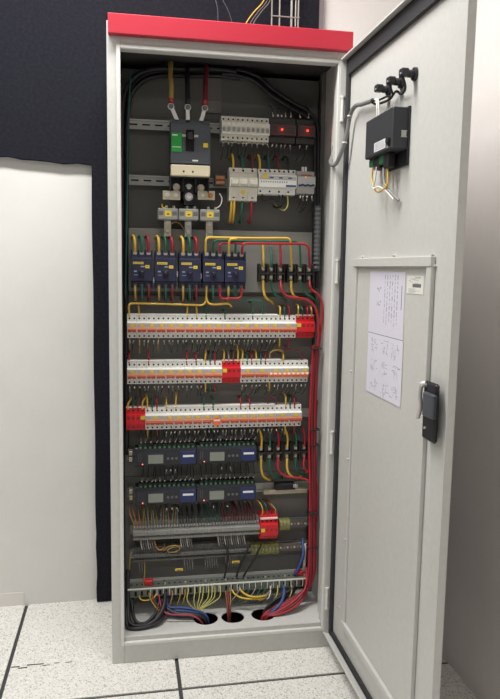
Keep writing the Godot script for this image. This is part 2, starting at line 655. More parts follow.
	bx(s, Vector3(0.026, 2.050, 0.0), Vector3(0.811, 2.104, 0.012), 0.002)  # real seal, widened so its dark colour also draws the flange's shaded underside
	part("gasket_and_shade", s, "gasket_and_shade", door)
	# stiffener frame of folded channel, four rails
	var a := 0.138
	var b := 0.703
	var v0 := 0.166
	var v1 := 1.442
	for q in [[a, v1 - 0.026, b, v1, 0.014], [a, v0, b, v0 + 0.022, 0.012], [a, v0 + 0.022, a + 0.018, v1 - 0.026, 0.008], [b - 0.027, v0 + 0.022, b, v1 - 0.026, 0.012]]:
		s = ST()
		bx(s, Vector3(q[0], q[1], 0.0), Vector3(q[2], q[3], q[4]), 0.0015)
		part("frame_rail", s, "paint", door)
	for q in [[0.148, 1.071, 0.008], [0.147, 0.770, 0.008], [0.147, 0.487, 0.008], [0.140, 0.260, 0.0], [0.195, 1.4475, 0.0], [0.448, 1.4475, 0.0], [0.690, 1.4455, 0.0], [0.708, 1.418, 0.0], [0.085, 0.206, 0.0]]:
		s = ST()
		cyl(s, Vector3(q[0], q[1], q[2]), Vector3(q[0], q[1], q[2] + 0.007), 0.0034, 0.0028, 8)
		part("stud", s, "steel", door)
	# handle on the inside of the door
	s = ST()
	box(s, Vector3(0.748, 1.063, 0.0165), Vector3(0.066, 0.146, 0.013), 0.005)
	var hd := part("latch_housing", s, "black_plastic", door, "black latch housing")
	s = ST()
	tube(s, [Vector3(0.728, 1.130, 0.023), Vector3(0.720, 1.126, 0.031), Vector3(0.717, 1.10, 0.033), Vector3(0.719, 1.07, 0.031), Vector3(0.710, 1.040, 0.033)], 0.0065, 8)
	part("latch_arm", s, "steel", door, "curved steel latch arm")
	s = ST()
	box(s, Vector3(0.764, 1.082, 0.0285), Vector3(0.056, 0.060, 0.012), 0.003)
	part("latch_block", s, "slate", door, "grey latch block")
	s = ST()
	cyl(s, Vector3(0.735, 1.020, 0.023), Vector3(0.735, 1.020, 0.026), 0.003, 0.003, 10)
	part("screw", s, "steel", door)
	s = ST()
	cyl(s, Vector3(0.727, 1.126, 0.023), Vector3(0.727, 1.126, 0.034), 0.006, 0.005, 10)
	part("screw", s, "steel", door)
	# hinges on the cabinet's right edge
	for y in [1.945, 1.40, 0.79, 0.20]:
		s = ST()
		cyl(s, Vector3(0.776, y - 0.035, 0.016), Vector3(0.776, y + 0.035, 0.016), 0.0055, 0.0055, 12)
		cyl(s, Vector3(0.776, y - 0.042, 0.016), Vector3(0.776, y - 0.035, 0.016), 0.0075, 0.0075, 12)
		cyl(s, Vector3(0.776, y + 0.035, 0.016), Vector3(0.776, y + 0.042, 0.016), 0.0075, 0.0075, 12)
		bx(s, Vector3(0.774, y - 0.03, 0.0), Vector3(0.790, y + 0.03, 0.016), 0.001)
		part("hinge", s, "paint_bright", cabinet)

func rail(y: float, x0: float, x1: float, slots: bool) -> void:
	var s := ST()
	var pr := [Vector2(-0.0175, -0.2365), Vector2(-0.0175, -0.235), Vector2(-0.0125, -0.235), Vector2(-0.0125, -0.2425), Vector2(0.0125, -0.2425), Vector2(0.0125, -0.235), Vector2(0.0175, -0.235), Vector2(0.0175, -0.2365), Vector2(0.0140, -0.2365), Vector2(0.0140, -0.244), Vector2(-0.0140, -0.244), Vector2(-0.0140, -0.2365)]
	along_x(s, pr, x0, x1, Vector3(0, y, 0))
	var o := part("din_rail", s, "rail_zinc", cabinet)
	s = ST()
	for k in int((x1 - x0) / 0.08) + 1:      # stand-off feet
		var x := minf(x0 + 0.02 + k * 0.08, x1 - 0.02)
		bx(s, Vector3(x - 0.008, y - 0.010, -0.27), Vector3(x + 0.008, y + 0.010, -0.244))
	part("standoff", s, "zinc_dark", o)
	if slots:
		for k in int((x1 - x0 - 0.02) / 0.045):
			s = ST()
			bx(s, Vector3(x0 + 0.010 + k * 0.045, y - 0.0025, -0.2424), Vector3(x0 + 0.038 + k * 0.045, y + 0.0025, -0.2415))
			part("slot", s, "hole", o)

# ------------------------------------------------------------------ things mounted on the door
# a thing's node in the door's frame: local x along the door, y up, z inwards
func door_thing(called: String, label: String, category: String, u: float, v: float, w: float, group := "") -> Node3D:
	var t := door.transform
	var o := thing(called, label, category, t * Vector3(u, v, w), group)
	o.rotation.y = door.rotation.y
	return o

func print_texture(w: int, h: int, base: Color, seed_at: int, kind: int) -> ImageTexture:
	var im := Image.create(w, h, false, Image.FORMAT_RGB8)
	im.fill(base)
	var r := RandomNumberGenerator.new()
	r.seed = seed_at
	var ink := Color(0.45, 0.45, 0.52)
	if kind == 0:                      # upper sheet: columns of upright print and two small diagrams
		for c in 6:
			var x := int(w * (0.46 + 0.07 * c))
			var y := int(h * 0.05)
			while y < int(h * 0.78):
				var l := r.randi_range(6, 22)
				im.fill_rect(Rect2i(x, y, r.randi_range(3, 7), l), ink.lerp(base, r.randf_range(0.1, 0.5)))
				y += l + r.randi_range(3, 8)
		for d in 2:
			for k in 5:
				im.fill_rect(Rect2i(int(w * 0.24) + k * 9, int(h * (0.22 + 0.22 * d)) + r.randi_range(0, 18), 6, 8), ink.lerp(base, 0.3))
		im.fill_rect(Rect2i(int(w * 0.92), int(h * 0.2), 6, int(h * 0.35)), ink)
	elif kind == 1:                    # lower sheet: wiring diagram groups
		for row in 3:
			for col in 3:
				var cx := int(w * (0.10 + 0.30 * col))
				var cy := int(h * (0.08 + 0.32 * row))
				for k in 16:
					var vertical := r.randf() < 0.6
					var p := Vector2i(cx + r.randi_range(0, int(w * 0.2)), cy + r.randi_range(0, int(h * 0.2)))
					im.fill_rect(Rect2i(p, Vector2i(2, r.randi_range(6, 26)) if vertical else Vector2i(r.randi_range(6, 30), 2)), ink.lerp(base, r.randf_range(0.0, 0.4)))
		im.fill_rect(Rect2i(0, 0, w, 3), ink)
	elif kind == 2:                    # small paper label with a grey bar
		im.fill_rect(Rect2i(int(w * 0.36), int(h * 0.44), int(w * 0.5), int(h * 0.2)), Color(0.42, 0.42, 0.44))
		for k in 7:
			im.fill_rect(Rect2i(int(w * r.randf_range(0.08, 0.5)), int(h * (0.06 + 0.055 * k)), int(w * r.randf_range(0.12, 0.4)), 2), ink)
		for k in 5:
			im.fill_rect(Rect2i(int(w * 0.12), int(h * (0.72 + 0.05 * k)), int(w * r.randf_range(0.2, 0.7)), 2), ink.lerp(base, 0.3))
	else:                              # rating plate of the controller: rows of small print
		for k in 8:
			var x := int(w * 0.08)
			while x < int(w * 0.88):
				var l := r.randi_range(5, 18)
				im.fill_rect(Rect2i(x, int(h * (0.08 + 0.11 * k)), l, 4), Color(0.35, 0.36, 0.38))
				x += l + 4
	im.generate_mipmaps()
	return ImageTexture.create_from_image(im)

func paper(o: Node3D, called: String, w: float, h: float, thick: float, tex: Texture2D, edge: String) -> void:
	var s := ST()
	bx(s, Vector3(0, 0, 0), Vector3(w, h, thick))
	var b := part(called, s, edge, o)
	s = ST()
	face(s, Vector3(0.0005, 0.0005, thick + 0.0002), Vector3(w - 0.001, 0, 0), Vector3(0, h - 0.001, 0))
	var m := StandardMaterial3D.new()
	m.resource_name = "print"
	m.albedo_texture = tex
	m.roughness = 0.6
	add_print(s, m, b)

func add_print(s: SurfaceTool, m: Material, b: Node3D) -> void:
	var o := MeshInstance3D.new()
	o.name = numbered("print", b)
	o.mesh = s.commit()
	o.material_override = m
	b.add_child(o, true)

func build_door_things() -> void:
	# door-local x runs away from the hinge, towards the viewer
	var o := door_thing("document", "printed drawing sheet taped inside the door frame, upper of the two sheets", "paper", 0.268, 1.212, 0.0006, "drawing sheets on the door")
	paper(o, "sheet", 0.262, 0.190, 0.0004, print_texture(360, 260, Color(0.86, 0.85, 0.90), 41, 0), "label_white")
	o = door_thing("document", "printed wiring diagram sheet taped below the other sheet on the door", "paper", 0.271, 1.028, 0.0012, "drawing sheets on the door")
	paper(o, "sheet", 0.264, 0.188, 0.0004, print_texture(360, 260, Color(0.87, 0.86, 0.91), 42, 1), "label_white")
	o = door_thing("paper_label", "small white inspection label with a dark bar beside the drawing sheets", "label", 0.541, 1.3445, 0.0006)
	paper(o, "sticker", 0.103, 0.048, 0.0004, print_texture(160, 100, Color(0.90, 0.90, 0.87), 43, 2), "label_white")
	# controller box
	var t := door_thing("controller_box", "black controller box screwed inside the door below three push buttons", "control box", 0.315, 1.690, 0.0005)
	var s := ST()
	box(s, Vector3(0.100, 0.0925, 0.026), Vector3(0.200, 0.109, 0.047), 0.003)
	part("case", s, "box_black", t)
	s = ST()
	bx(s, Vector3(0.060, -0.004, 0.0), Vector3(0.204, 0.150, 0.0060), 0.001)
	part("back_plate", s, "black_plastic", t)
	var st := ST()
	bx(st, Vector3(0, 0, 0), Vector3(0.084, 0.025, 0.0006))
	var lb := part("rating_label", st, "label_white", t, "white printed rating label")
	lb.position = Vector3(0.074, 0.047, 0.0495)
	var fs := ST()
	face(fs, Vector3(0.001, 0.001, 0.0008), Vector3(0.082, 0, 0), Vector3(0, 0.023, 0))
	var pm := StandardMaterial3D.new()
	pm.albedo_texture = print_texture(220, 90, Color(0.84, 0.85, 0.86), 44, 3)
	pm.roughness = 0.6
	add_print(fs, pm, lb)
	s = ST()
	cyl(s, Vector3(0.182, 0.062, 0.049), Vector3(0.182, 0.062, 0.057), 0.012, 0.010, 16)
	part("knob", s, "dark", t)
	for q in [[0.176, 0.046, 0.003]]:
		s = ST()
		cyl(s, Vector3(q[0], q[1], 0.049), Vector3(q[0], q[1], 0.053), q[2], q[2], 8)
		part("pin", s, "steel", t)
	s = ST()
	bx(s, Vector3(0.200, 0.070, 0.010), Vector3(0.2025, 0.084, 0.024))
	bx(s, Vector3(0.2025, 0.068, 0.008), Vector3(0.2035, 0.070, 0.026))
	bx(s, Vector3(0.2025, 0.084, 0.008), Vector3(0.2035, 0.086, 0.026))
	part("clip", s, "zinc", t)
	for q in [[0.018, "green_plug", 0.022], [0.096, "green_plug", 0.026], [0.062, "dark", 0.036], [0.130, "dark", 0.040]]:
		s = ST()
		box(s, Vector3(q[0], 0.038 - q[2] / 2, 0.026), Vector3(0.036 if q[1] == "dark" else 0.030, q[2], 0.022), 0.002)
		part("plug", s, q[1], t)
	# three push buttons
	var ub := [[0.362, 1.919, "nearest the hinge"], [0.450, 1.917, "middle of the row of three"], [0.536, 1.915, "farthest from the hinge"]]
	for q in ub:
		var p := door_thing("push_button", "black push button body above the controller box, " + q[2], "push button", q[0], q[1], 0.0, "push buttons on the door")
		s = ST()
		cyl(s, Vector3(0, 0, 0.0), Vector3(0, 0, 0.007), 0.0175, 0.0165, 18)
		part("lock_ring", s, "black_plastic", p)
		s = ST()
		cyl(s, Vector3(0, 0, 0.007), Vector3(0, 0, 0.022), 0.010, 0.010, 16)
		part("barrel", s, "black_plastic", p)
		s = ST()
		box(s, Vector3(0, 0.002, 0.0325), Vector3(0.022, 0.020, 0.022), 0.003)
		part("contact_block", s, "black_plastic", p)
		s = ST()
		cyl(s, Vector3(0.006, -0.002, 0.0425), Vector3(0.006, -0.002, 0.0455), 0.0025, 0.0025, 8)
		part("terminal_screw", s, "steel", p)
	var D := door.transform
	wire("wire", "black wires running from the push buttons down along the door to the conduit", "w_black", 0.0035, [D * Vector3(0.536, 1.908, 0.036), D * Vector3(0.520, 1.884, 0.020), D * Vector3(0.470, 1.880, 0.010), D * Vector3(0.440, 1.895, 0.012), D * Vector3(0.400, 1.885, 0.012), D * Vector3(0.350, 1.886, 0.014), D * Vector3(0.300, 1.893, 0.016), D * Vector3(0.270, 1.905, 0.018)])
	wire("wire", "short black wire from middle push button into the grey conduit", "w_black", 0.003, [D * Vector3(0.450, 1.909, 0.036), D * Vector3(0.435, 1.885, 0.020), D * Vector3(0.390, 1.893, 0.018), D * Vector3(0.330, 1.897, 0.020), D * Vector3(0.270, 1.909, 0.022)])
	for k in 2:
		wire("wire", "white wire dropping into the top of the black controller box, " + ["nearer the hinge", "nearer the buttons"][k], "w_white", 0.0028, [D * Vector3(0.290 + 0.004 * k, 1.905, 0.018), D * Vector3(0.325 + 0.010 * k, 1.897, 0.024), D * Vector3(0.338 + 0.014 * k, 1.870, 0.026), D * Vector3(0.345 + 0.016 * k, 1.826, 0.026)], "white wires above the controller box")
	# ribbed conduit from the cabinet to the buttons
	var cp := [Vector3(0.777, 1.850, -0.062), Vector3(0.768, 1.805, -0.052), Vector3(0.7515, 1.775, -0.022), Vector3(0.7495, 1.758, 0.018), D * Vector3(0.020, 1.765, 0.040), D * Vector3(0.050, 1.810, 0.030), D * Vector3(0.066, 1.860, 0.022), D * Vector3(0.082, 1.905, 0.020), D * Vector3(0.120, 1.926, 0.018), D * Vector3(0.190, 1.918, 0.018), D * Vector3(0.278, 1.908, 0.018)]
	var cd := wire("cable", "grey flexible cable conduit looping from cabinet onto the door top", "conduit", 0.0070, cp, "", 10)
	for q in [D * Vector3(0.055, 1.825, 0.027), D * Vector3(0.082, 1.905, 0.020)]:
		s = ST()
		cyl(s, Vector3(0, -0.002, 0), Vector3(0, 0.002, 0), 0.0088, 0.0088, 12)
		var tie := part("cable_tie", s, "w_white", cd)
		tie.position = q - cd.position
	# loose wires under the controller
	wire("wire", "yellow wire looping under the black controller box on the door", "w_yellow", 0.0028, [D * Vector3(0.335, 1.712, 0.03), D * Vector3(0.338, 1.670, 0.034), D * Vector3(0.380, 1.630, 0.034), D * Vector3(0.430, 1.632, 0.034), D * Vector3(0.448, 1.646, 0.03), D * Vector3(0.438, 1.690, 0.028)])
	wire("wire", "white wire looping under the black controller box on the door", "w_white", 0.0026, [D * Vector3(0.378, 1.700, 0.036), D * Vector3(0.376, 1.660, 0.040), D * Vector3(0.372, 1.640, 0.042), D * Vector3(0.410, 1.640, 0.040), D * Vector3(0.440, 1.625, 0.03), D * Vector3(0.470, 1.600, 0.02)])
	wire("cable", "short grey cable hanging below the black controller box", "w_grey", 0.0042, [D * Vector3(0.412, 1.694, 0.028), D * Vector3(0.425, 1.650, 0.030), D * Vector3(0.455, 1.620, 0.022), D * Vector3(0.480, 1.596, 0.008)])

# ------------------------------------------------------------------ upper gear
func hex(s: SurfaceTool, at: Vector3, r: float, h: float) -> void:
	cyl(s, at, at + Vector3(0, 0, 0.0012), r * 1.45, r * 1.45, 14)
	cyl(s, at, at + Vector3(0, 0, h), r, r * 0.94, 6)

func build_top_section() -> void:
	# main moulded-case breaker
	var t := thing("main_breaker", "large slate grey main circuit breaker with green label and beige lower cover", "circuit breaker", Vector3(0.2765, 1.672, -0.235))
	var s := ST()
	along_x(s, [Vector2(0.050, 0.0), Vector2(0.050, 0.085), Vector2(0.090, 0.085), Vector2(0.094, 0.105), Vector2(0.225, 0.105), Vector2(0.229, 0.085), Vector2(0.245, 0.085), Vector2(0.245, 0.0)], -0.069, 0.069)
	part("case", s, "slate", t)
	s = ST()
	box(s, Vector3(0, 0.070, 0.092), Vector3(0.138, 0.038, 0.028), 0.003)
	part("lower_cover", s, "beige", t, "beige terminal cover")
	s = ST()
	bx(s, Vector3(-0.069, 0.0, 0.0), Vector3(0.069, 0.050, 0.050))
	for x in [-0.069, -0.024, 0.021, 0.066]:
		bx(s, Vector3(x - 0.002, 0.0, 0.05), Vector3(x + 0.002, 0.050, 0.085))
	part("terminal_shroud", s, "dark", t)
	for x in [-0.046, -0.002, 0.042]:
		s = ST()
		hex(s, Vector3(x, 0.018, 0.05), 0.009, 0.012)
		part("terminal_bolt", s, "steel", t)
	for x in [-0.024, 0.008]:
		s = ST()
		cyl(s, Vector3(x, 0.066, 0.106), Vector3(x, 0.066, 0.1068), 0.0035, 0.0035, 10)
		part("screw", s, "dark", t)
	s = ST()
	bx(s, Vector3(-0.067, 0.132, 0.105), Vector3(-0.031, 0.196, 0.1065), 0.0005)
	var gl := part("nameplate", s, "green_mark", t, "green printed nameplate")
	s = ST()
	bx(s, Vector3(-0.064, 0.186, 0.1065), Vector3(-0.046, 0.190, 0.107))
	bx(s, Vector3(-0.064, 0.147, 0.1065), Vector3(-0.034, 0.149, 0.107))
	part("print", s, "label_white", gl)
	s = ST()
	bx(s, Vector3(-0.017, 0.136, 0.105), Vector3(0.012, 0.208, 0.108), 0.001)
	var tg := part("toggle_slot", s, "hole", t)
	s = ST()
	box(s, Vector3(-0.003, 0.186, 0.116), Vector3(0.018, 0.026, 0.020), 0.003)
	part("toggle", s, "black_plastic", tg)
	s = ST()
	bx(s, Vector3(-0.030, 0.184, 0.105), Vector3(-0.017, 0.192, 0.107))
	bx(s, Vector3(0.012, 0.184, 0.105), Vector3(0.026, 0.192, 0.107))
	part("toggle_mark", s, "grey_plastic", t)
	s = ST()
	box(s, Vector3(0.052, 0.158, 0.1065), Vector3(0.017, 0.015, 0.003), 0.001)
	part("test_button", s, "yellow_mark", t, "yellow test button")
	s = ST()
	bx(s, Vector3(0.006, 0.102, 0.105), Vector3(0.026, 0.107, 0.1062))
	part("rating_mark", s, "label_white", t)
	s = ST()
	bx(s, Vector3(-0.028, 0.096, 0.105), Vector3(0.026, 0.101, 0.1062))
	part("rating_strip", s, "print_dark", t)
	# lugs and top power cables
	var lug := [[0.209, 1.961, 0.230, "w_old_yellow", "yellow"], [0.267, 1.964, 0.268, "w_black", "black"], [0.327, 1.968, 0.314, "w_dark_red", "red"]]
	var paths := [[Vector3(0.211, 2.130, -0.260), Vector3(0.211, 2.118, -0.205), Vector3(0.208, 2.072, -0.180), Vector3(0.211, 2.024, -0.160), Vector3(0.209, 1.978, -0.150)], [Vector3(0.275, 2.130, -0.262), Vector3(0.269, 2.095, -0.205), Vector3(0.267, 2.03, -0.17), Vector3(0.267, 1.984, -0.150)], [Vector3(0.335, 2.130, -0.262), Vector3(0.337, 2.112, -0.205), Vector3(0.331, 2.044, -0.170), Vector3(0.329, 1.984, -0.150)]]
	for i in 3:
		var q = lug[i]
		wire("cable", "thick %s power cable dropping from cabinet top to the main breaker" % q[4], q[3], 0.0085, paths[i], "", 12)
		var l := thing("cable_lug", "bare crimped cable lug joining the %s power cable to the main breaker" % q[4], "cable lug", Vector3(q[2], 1.914, -0.150), "cable lugs on the main breaker")
		var dx: float = q[0] - q[2]
		var ang := atan2(-dx, 0.047)
		s = ST()
		box(s, Vector3(dx / 2, 0.024, -0.002), Vector3(0.014, 0.058, 0.004), 0.001, Transform3D(Basis(Vector3(0, 0, 1), ang), Vector3(dx / 2, 0.024, -0.002)) * Transform3D(Basis.IDENTITY, -Vector3(dx / 2, 0.024, -0.002)))
		part("palm", s, "steel", l)
		s = ST()
		cyl(s, Vector3(dx, 0.046, -0.004), Vector3(dx, 0.046, 0.003), 0.0115, 0.0105, 16)
		part("eyelet", s, "steel", l)
		s = ST()
		hex(s, Vector3(dx, 0.046, 0.003), 0.006, 0.006)
		part("bolt", s, "zinc_dark", l)
		s = ST()
		cyl(s, Vector3(dx, 0.058, 0.0), Vector3(dx, 0.072, 0.0), 0.0098, 0.0094, 14)
		part("heat_shrink", s, "w_red" if i != 1 else "dark", l)
	# ten-pole strip of single breakers on the upper rail
	var proto := Node3D.new()
	s = ST()
	along_x(s, [Vector2(0, 0), Vector2(0, 0.045), Vector2(0.020, 0.045), Vector2(0.024, 0.066), Vector2(0.060, 0.066), Vector2(0.0645, 0.045), Vector2(0.084, 0.045), Vector2(0.084, 0)], -0.0084, 0.0084)
	part("body", s, "cream_plastic", proto)
	s = ST()
	bx(s, Vector3(-0.005, 0.028, 0.066), Vector3(0.005, 0.046, 0.0662))
	part("nameplate", s, "grey_plastic", proto)
	s = ST()
	box(s, Vector3(0, 0.0345, 0.0685), Vector3(0.010, 0.012, 0.006), 0.001)
	part("toggle", s, "terminal_grey", proto)
	s = ST()
	bx(s, Vector3(-0.0084, 0.0205, 0.0655), Vector3(0.0084, 0.0245, 0.0675))
	part("edge", s, "white_plastic", proto)
	for y in [0.010, 0.074]:
		s = ST()
		cyl(s, Vector3(0, y, 0.045), Vector3(0, y, 0.0455), 0.0034, 0.0034, 10)
		part("terminal_screw", s, "hole", proto)
	for i in 10:
		place(proto, "fuse_breaker", "cream single-pole breaker on the top rail, %s from left in the strip of ten" % ORD[i], "circuit breaker", Vector3(0.3985 + i * 0.0175, 1.862, -0.235), "cream strip of ten breakers")
		var x := 0.3985 + i * 0.0175
		sleeved_wire("thin wire with white sleeve below the cream breaker strip, %s from left" % ORD[i], Vector3(x, 1.864, -0.195), -1.0, "w_thin_black", "wires below the cream breaker strip")
	proto.free()
	# two dark supply modules with red lamps
	for q in [[0.567, 0.665, 0.610, "wider, beside the cream breakers", 0.044], [0.668, 0.737, 0.705, "narrower, by the right side wall", 0.0445]]:
		var w: float = q[1] - q[0]
		var m := thing("supply_module", "dark module with glowing red indicator lamp, " + q[3], "power module", Vector3(q[0], 1.862, -0.235), "dark modules with red lamps")
		s = ST()
		along_x(s, [Vector2(0, 0), Vector2(0, 0.045), Vector2(0.020, 0.045), Vector2(0.024, 0.064), Vector2(0.062, 0.064), Vector2(0.066, 0.045), Vector2(0.086, 0.045), Vector2(0.086, 0)], 0.0, w - 0.002)
		part("case", s, "terminal_black", m)
		s = ST()
		bx(s, Vector3(0.004, 0.026, 0.064), Vector3(w - 0.006, 0.029, 0.0646))
		bx(s, Vector3(0.004, 0.057, 0.064), Vector3(w - 0.006, 0.059, 0.0646))
		part("print", s, "w_dark_red", m)
		s = ST()
		cyl(s, Vector3(q[2] - q[0], q[4], 0.064), Vector3(q[2] - q[0], q[4], 0.067), 0.0036, 0.003, 12)
		part("indicator_lamp", s, "led", m)
		var ol := OmniLight3D.new()
		ol.name = "indicator_light"
		ol.light_color = Color(1, 0.14, 0.1)
		ol.light_energy = 0.0003
		ol.light_size = 0.003
		ol.shadow_enabled = true
		ol.omni_range = 3.0
		ol.omni_attenuation = 2.0
		ol.position = Vector3(q[2] - q[0], q[4], 0.074)
		m.add_child(ol)
		var nw := 5 if w > 0.08 else 2
		for k in nw:
			var x: float = q[0] + 0.014 + k * (w - 0.026) / (nw - 0.4)
			sleeved_wire("white-sleeved wire above the %s dark module, %s from left" % [["narrower", "wider"][int(w > 0.08)], ORD[k]], Vector3(x, 1.944, -0.195), 1.0, "w_thin_black", "wires at the dark modules")
			sleeved_wire("white-sleeved wire below the %s dark module, %s from left" % [["narrower", "wider"][int(w > 0.08)], ORD[k]], Vector3(x, 1.864, -0.195), -1.0, "w_thin_black", "wires at the dark modules")
	# second rail: three tall poles, residual-current breaker, meter module
	var tall := Node3D.new()
	s = ST()
	along_x(s, [Vector2(0, 0), Vector2(0, 0.050), Vector2(0.030, 0.055), Vector2(0.044, 0.060), Vector2(0.048, 0.070), Vector2(0.078, 0.070), Vector2(0.084, 0.058), Vector2(0.096, 0.056), Vector2(0.100, 0.047), Vector2(0.117, 0.045), Vector2(0.117, 0)], -0.0169, 0.0169)
	part("body", s, "cream_plastic", tall)
	s = ST()
	box(s, Vector3(0, 0.063, 0.074), Vector3(0.026, 0.016, 0.010), 0.002)
	part("toggle", s, "cream_plastic", tall)
	s = ST()
	bx(s, Vector3(-0.0169, 0.046, 0.0655), Vector3(0.0169, 0.049, 0.072))
	part("shadow_edge", s, "terminal_grey", tall)
	for q in [[0.012, 0.0515], [0.108, 0.0465]]:
		s = ST()
		cyl(s, Vector3(0, q[0], q[1] - 0.002), Vector3(0, q[0], q[1] + 0.0006), 0.0042, 0.0042, 10)
		part("terminal_screw", s, "hole", tall)
	for i in 3:
		var o := place(tall, "fuse_switch", "tall cream fuse switch pole, %s from left, between copper clamp and white breaker" % ORD[i], "circuit breaker", Vector3(0.4375 + i * 0.0345, 1.650, -0.235), "three tall cream fuse switches")
		if i == 1:
			s = ST()
			cyl(s, Vector3(0.000, 0.032, 0.055), Vector3(0.000, 0.032, 0.0572), 0.009, 0.009, 18)
			part("sticker", s, "yellow_mark", o, "round yellow sticker")
	tall.free()
	t = thing("residual_breaker", "white four-pole residual current breaker with blue print and round yellow sticker", "circuit breaker", Vector3(0.598, 1.677, -0.235))
	s = ST()
	for k in 4:
		along_x(s, [Vector2(0, 0), Vector2(0, 0.045), Vector2(0.020, 0.045), Vector2(0.024, 0.066), Vector2(0.068, 0.066), Vector2(0.073, 0.045), Vector2(0.090, 0.045), Vector2(0.090, 0)], -0.0705 + k * 0.03525, -0.0355 + k * 0.03525)
	part("body", s, "white_plastic", t)
	s = ST()
	bx(s, Vector3(-0.068, 0.050, 0.066), Vector3(0.068, 0.064, 0.0664))
	part("nameplate", s, "grey_plastic", t)
	s = ST()
	for k in 12:
		bx(s, Vector3(-0.062 + k * 0.0085, 0.040, 0.066), Vector3(-0.0585 + k * 0.0085, 0.045, 0.0664))
	part("print", s, "print_dark", t)
	s = ST()
	for k in 3:
		bx(s, Vector3(-0.030 + k * 0.034, 0.055, 0.0664), Vector3(-0.016 + k * 0.034, 0.060, 0.0668))
	bx(s, Vector3(0.030, 0.026, 0.066), Vector3(0.068, 0.033, 0.0668))
	part("blue_print", s, "w_blue", t)
	for k in 8:
		s = ST()
		cyl(s, Vector3(-0.061 + k * 0.0175, 0.083, 0.045), Vector3(-0.061 + k * 0.0175, 0.083, 0.0455), 0.0037, 0.0037, 10)
		part("terminal_screw", s, "hole", t)
	for k in 4:
		s = ST()
		cyl(s, Vector3(-0.061 + k * 0.035, 0.010, 0.045), Vector3(-0.061 + k * 0.035, 0.010, 0.0455), 0.0037, 0.0037, 10)
		part("terminal_screw", s, "hole", t)
	s = ST()
	cyl(s, Vector3(-0.048, 0.062, 0.066), Vector3(-0.048, 0.062, 0.0672), 0.0095, 0.0095, 18)
	part("sticker", s, "yellow_mark", t, "round yellow sticker")
	t = thing("meter_module", "grey rail module with wavy dark blue band, right end of second rail", "power module", Vector3(0.706, 1.683, -0.235))
	s = ST()
	along_x(s, [Vector2(0, 0), Vector2(0, 0.050), Vector2(0.022, 0.052), Vector2(0.026, 0.066), Vector2(0.060, 0.066), Vector2(0.066, 0.048), Vector2(0.081, 0.046), Vector2(0.081, 0)], -0.034, 0.033)
	part("case", s, "grey_plastic", t)
	s = ST()
	for k in 6:
		box(s, Vector3(-0.025 + k * 0.010, 0.0275 + 0.002 * (k % 2), 0.0665), Vector3(0.0105, 0.007, 0.002), 0.0005)
	part("wavy_band", s, "module_blue", t, "wavy dark blue band")
	s = ST()
	bx(s, Vector3(-0.018, 0.064, 0.050), Vector3(0.020, 0.068, 0.058))
	part("rating_strip", s, "copper", t)
	s = ST()
	cyl(s, Vector3(-0.004, 0.058, 0.066), Vector3(-0.004, 0.058, 0.0675), 0.002, 0.002, 8)
	part("indicator_lamp", s, "led_small", t)
	s = ST()
	for k in 2:
		box(s, Vector3(-0.010 + k * 0.011, 0.088, 0.040), Vector3(0.008, 0.020, 0.010), 0.001)
	part("plug", s, "white_plastic", t)
	for k in 5:
		sleeved_wire("white-sleeved wire under the grey module with blue band, %s from left" % ORD[k], Vector3(0.685 + k * 0.0105, 1.684, -0.190), -1.0, "w_thin_black", "wires under the grey module")
	# wires above and below the second rail
	var up := [[0.436, "w_yellow", "yellow"], [0.471, "w_green", "green"], [0.506, "w_dark_red", "dark red"], [0.534, "w_yellow", "yellow"], [0.568, "w_teal", "teal"], [0.603, "w_dark_red", "dark red"], [0.640, "w_black", "black"]]
	for i in up.size():
		var q = up[i]
		wire("wire", "%s wire entering the second rail's gear from above, %s from left" % [q[2], ORD[i]], q[1], 0.0042, [Vector3(q[0], 1.755, -0.195), Vector3(q[0], 1.785, -0.192), Vector3(q[0] - 0.002, 1.812, -0.205), Vector3(q[0] - 0.004, 1.822, -0.240), Vector3(q[0] - 0.004, 1.815, -0.268)], "wires above the second rail")
	var dn := [[0.431, "w_yellow", "left yellow"], [0.442, "w_yellow", "right yellow"], [0.471, "w_green", "green"], [0.506, "w_red", "red"]]
	for q in dn:
		wire("wire", "%s wire leaving the bottom of the tall cream fuse switches" % q[2], q[1], 0.0045, [Vector3(q[0], 1.655, -0.192), Vector3(q[0] - 0.001, 1.620, -0.190), Vector3(q[0] - 0.002, 1.590, -0.205), Vector3(q[0], 1.575, -0.235), Vector3(q[0], 1.580, -0.262)], "wires below the fuse switches")
	wire("wire", "black wire looping under the white residual current breaker", "w_black", 0.003, [Vector3(0.545, 1.679, -0.195), Vector3(0.548, 1.655, -0.192), Vector3(0.580, 1.662, -0.192), Vector3(0.605, 1.655, -0.192), Vector3(0.608, 1.679, -0.195)])
	wire("wire", "green and yellow wire hanging under the white residual current breaker", "w_green_yellow", 0.003, [Vector3(0.640, 1.679, -0.195), Vector3(0.642, 1.640, -0.192), Vector3(0.630, 1.622, -0.195), Vector3(0.612, 1.632, -0.215), Vector3(0.606, 1.650, -0.262)])
	wire("wire", "short black wire under the right end of white residual current breaker", "w_black", 0.004, [Vector3(0.622, 1.679, -0.195), Vector3(0.624, 1.645, -0.190), Vector3(0.615, 1.632, -0.20), Vector3(0.602, 1.640, -0.262)])
	# copper clamp at the rail
	t = thing("earth_clamp", "small copper-faced clamp on the second rail beside the tall cream switches", "clamp", Vector3(0.390, 1.700, -0.235))
	s = ST()
	box(s, Vector3(0, 0.024, 0.016), Vector3(0.040, 0.036, 0.032), 0.002)
	part("block", s, "terminal_dark", t)
	for k in 2:
		s = ST()
		box(s, Vector3(0.0, 0.014 + k * 0.018, 0.033), Vector3(0.034, 0.012, 0.004), 0.001)
		part("copper_bar", s, "copper", t)
	# current transformers and their links
	var lk := [[0.212, 1.6585, -0.030, 0.012, "left"], [0.336, 1.6625, -0.020, 0.010, "right"]]
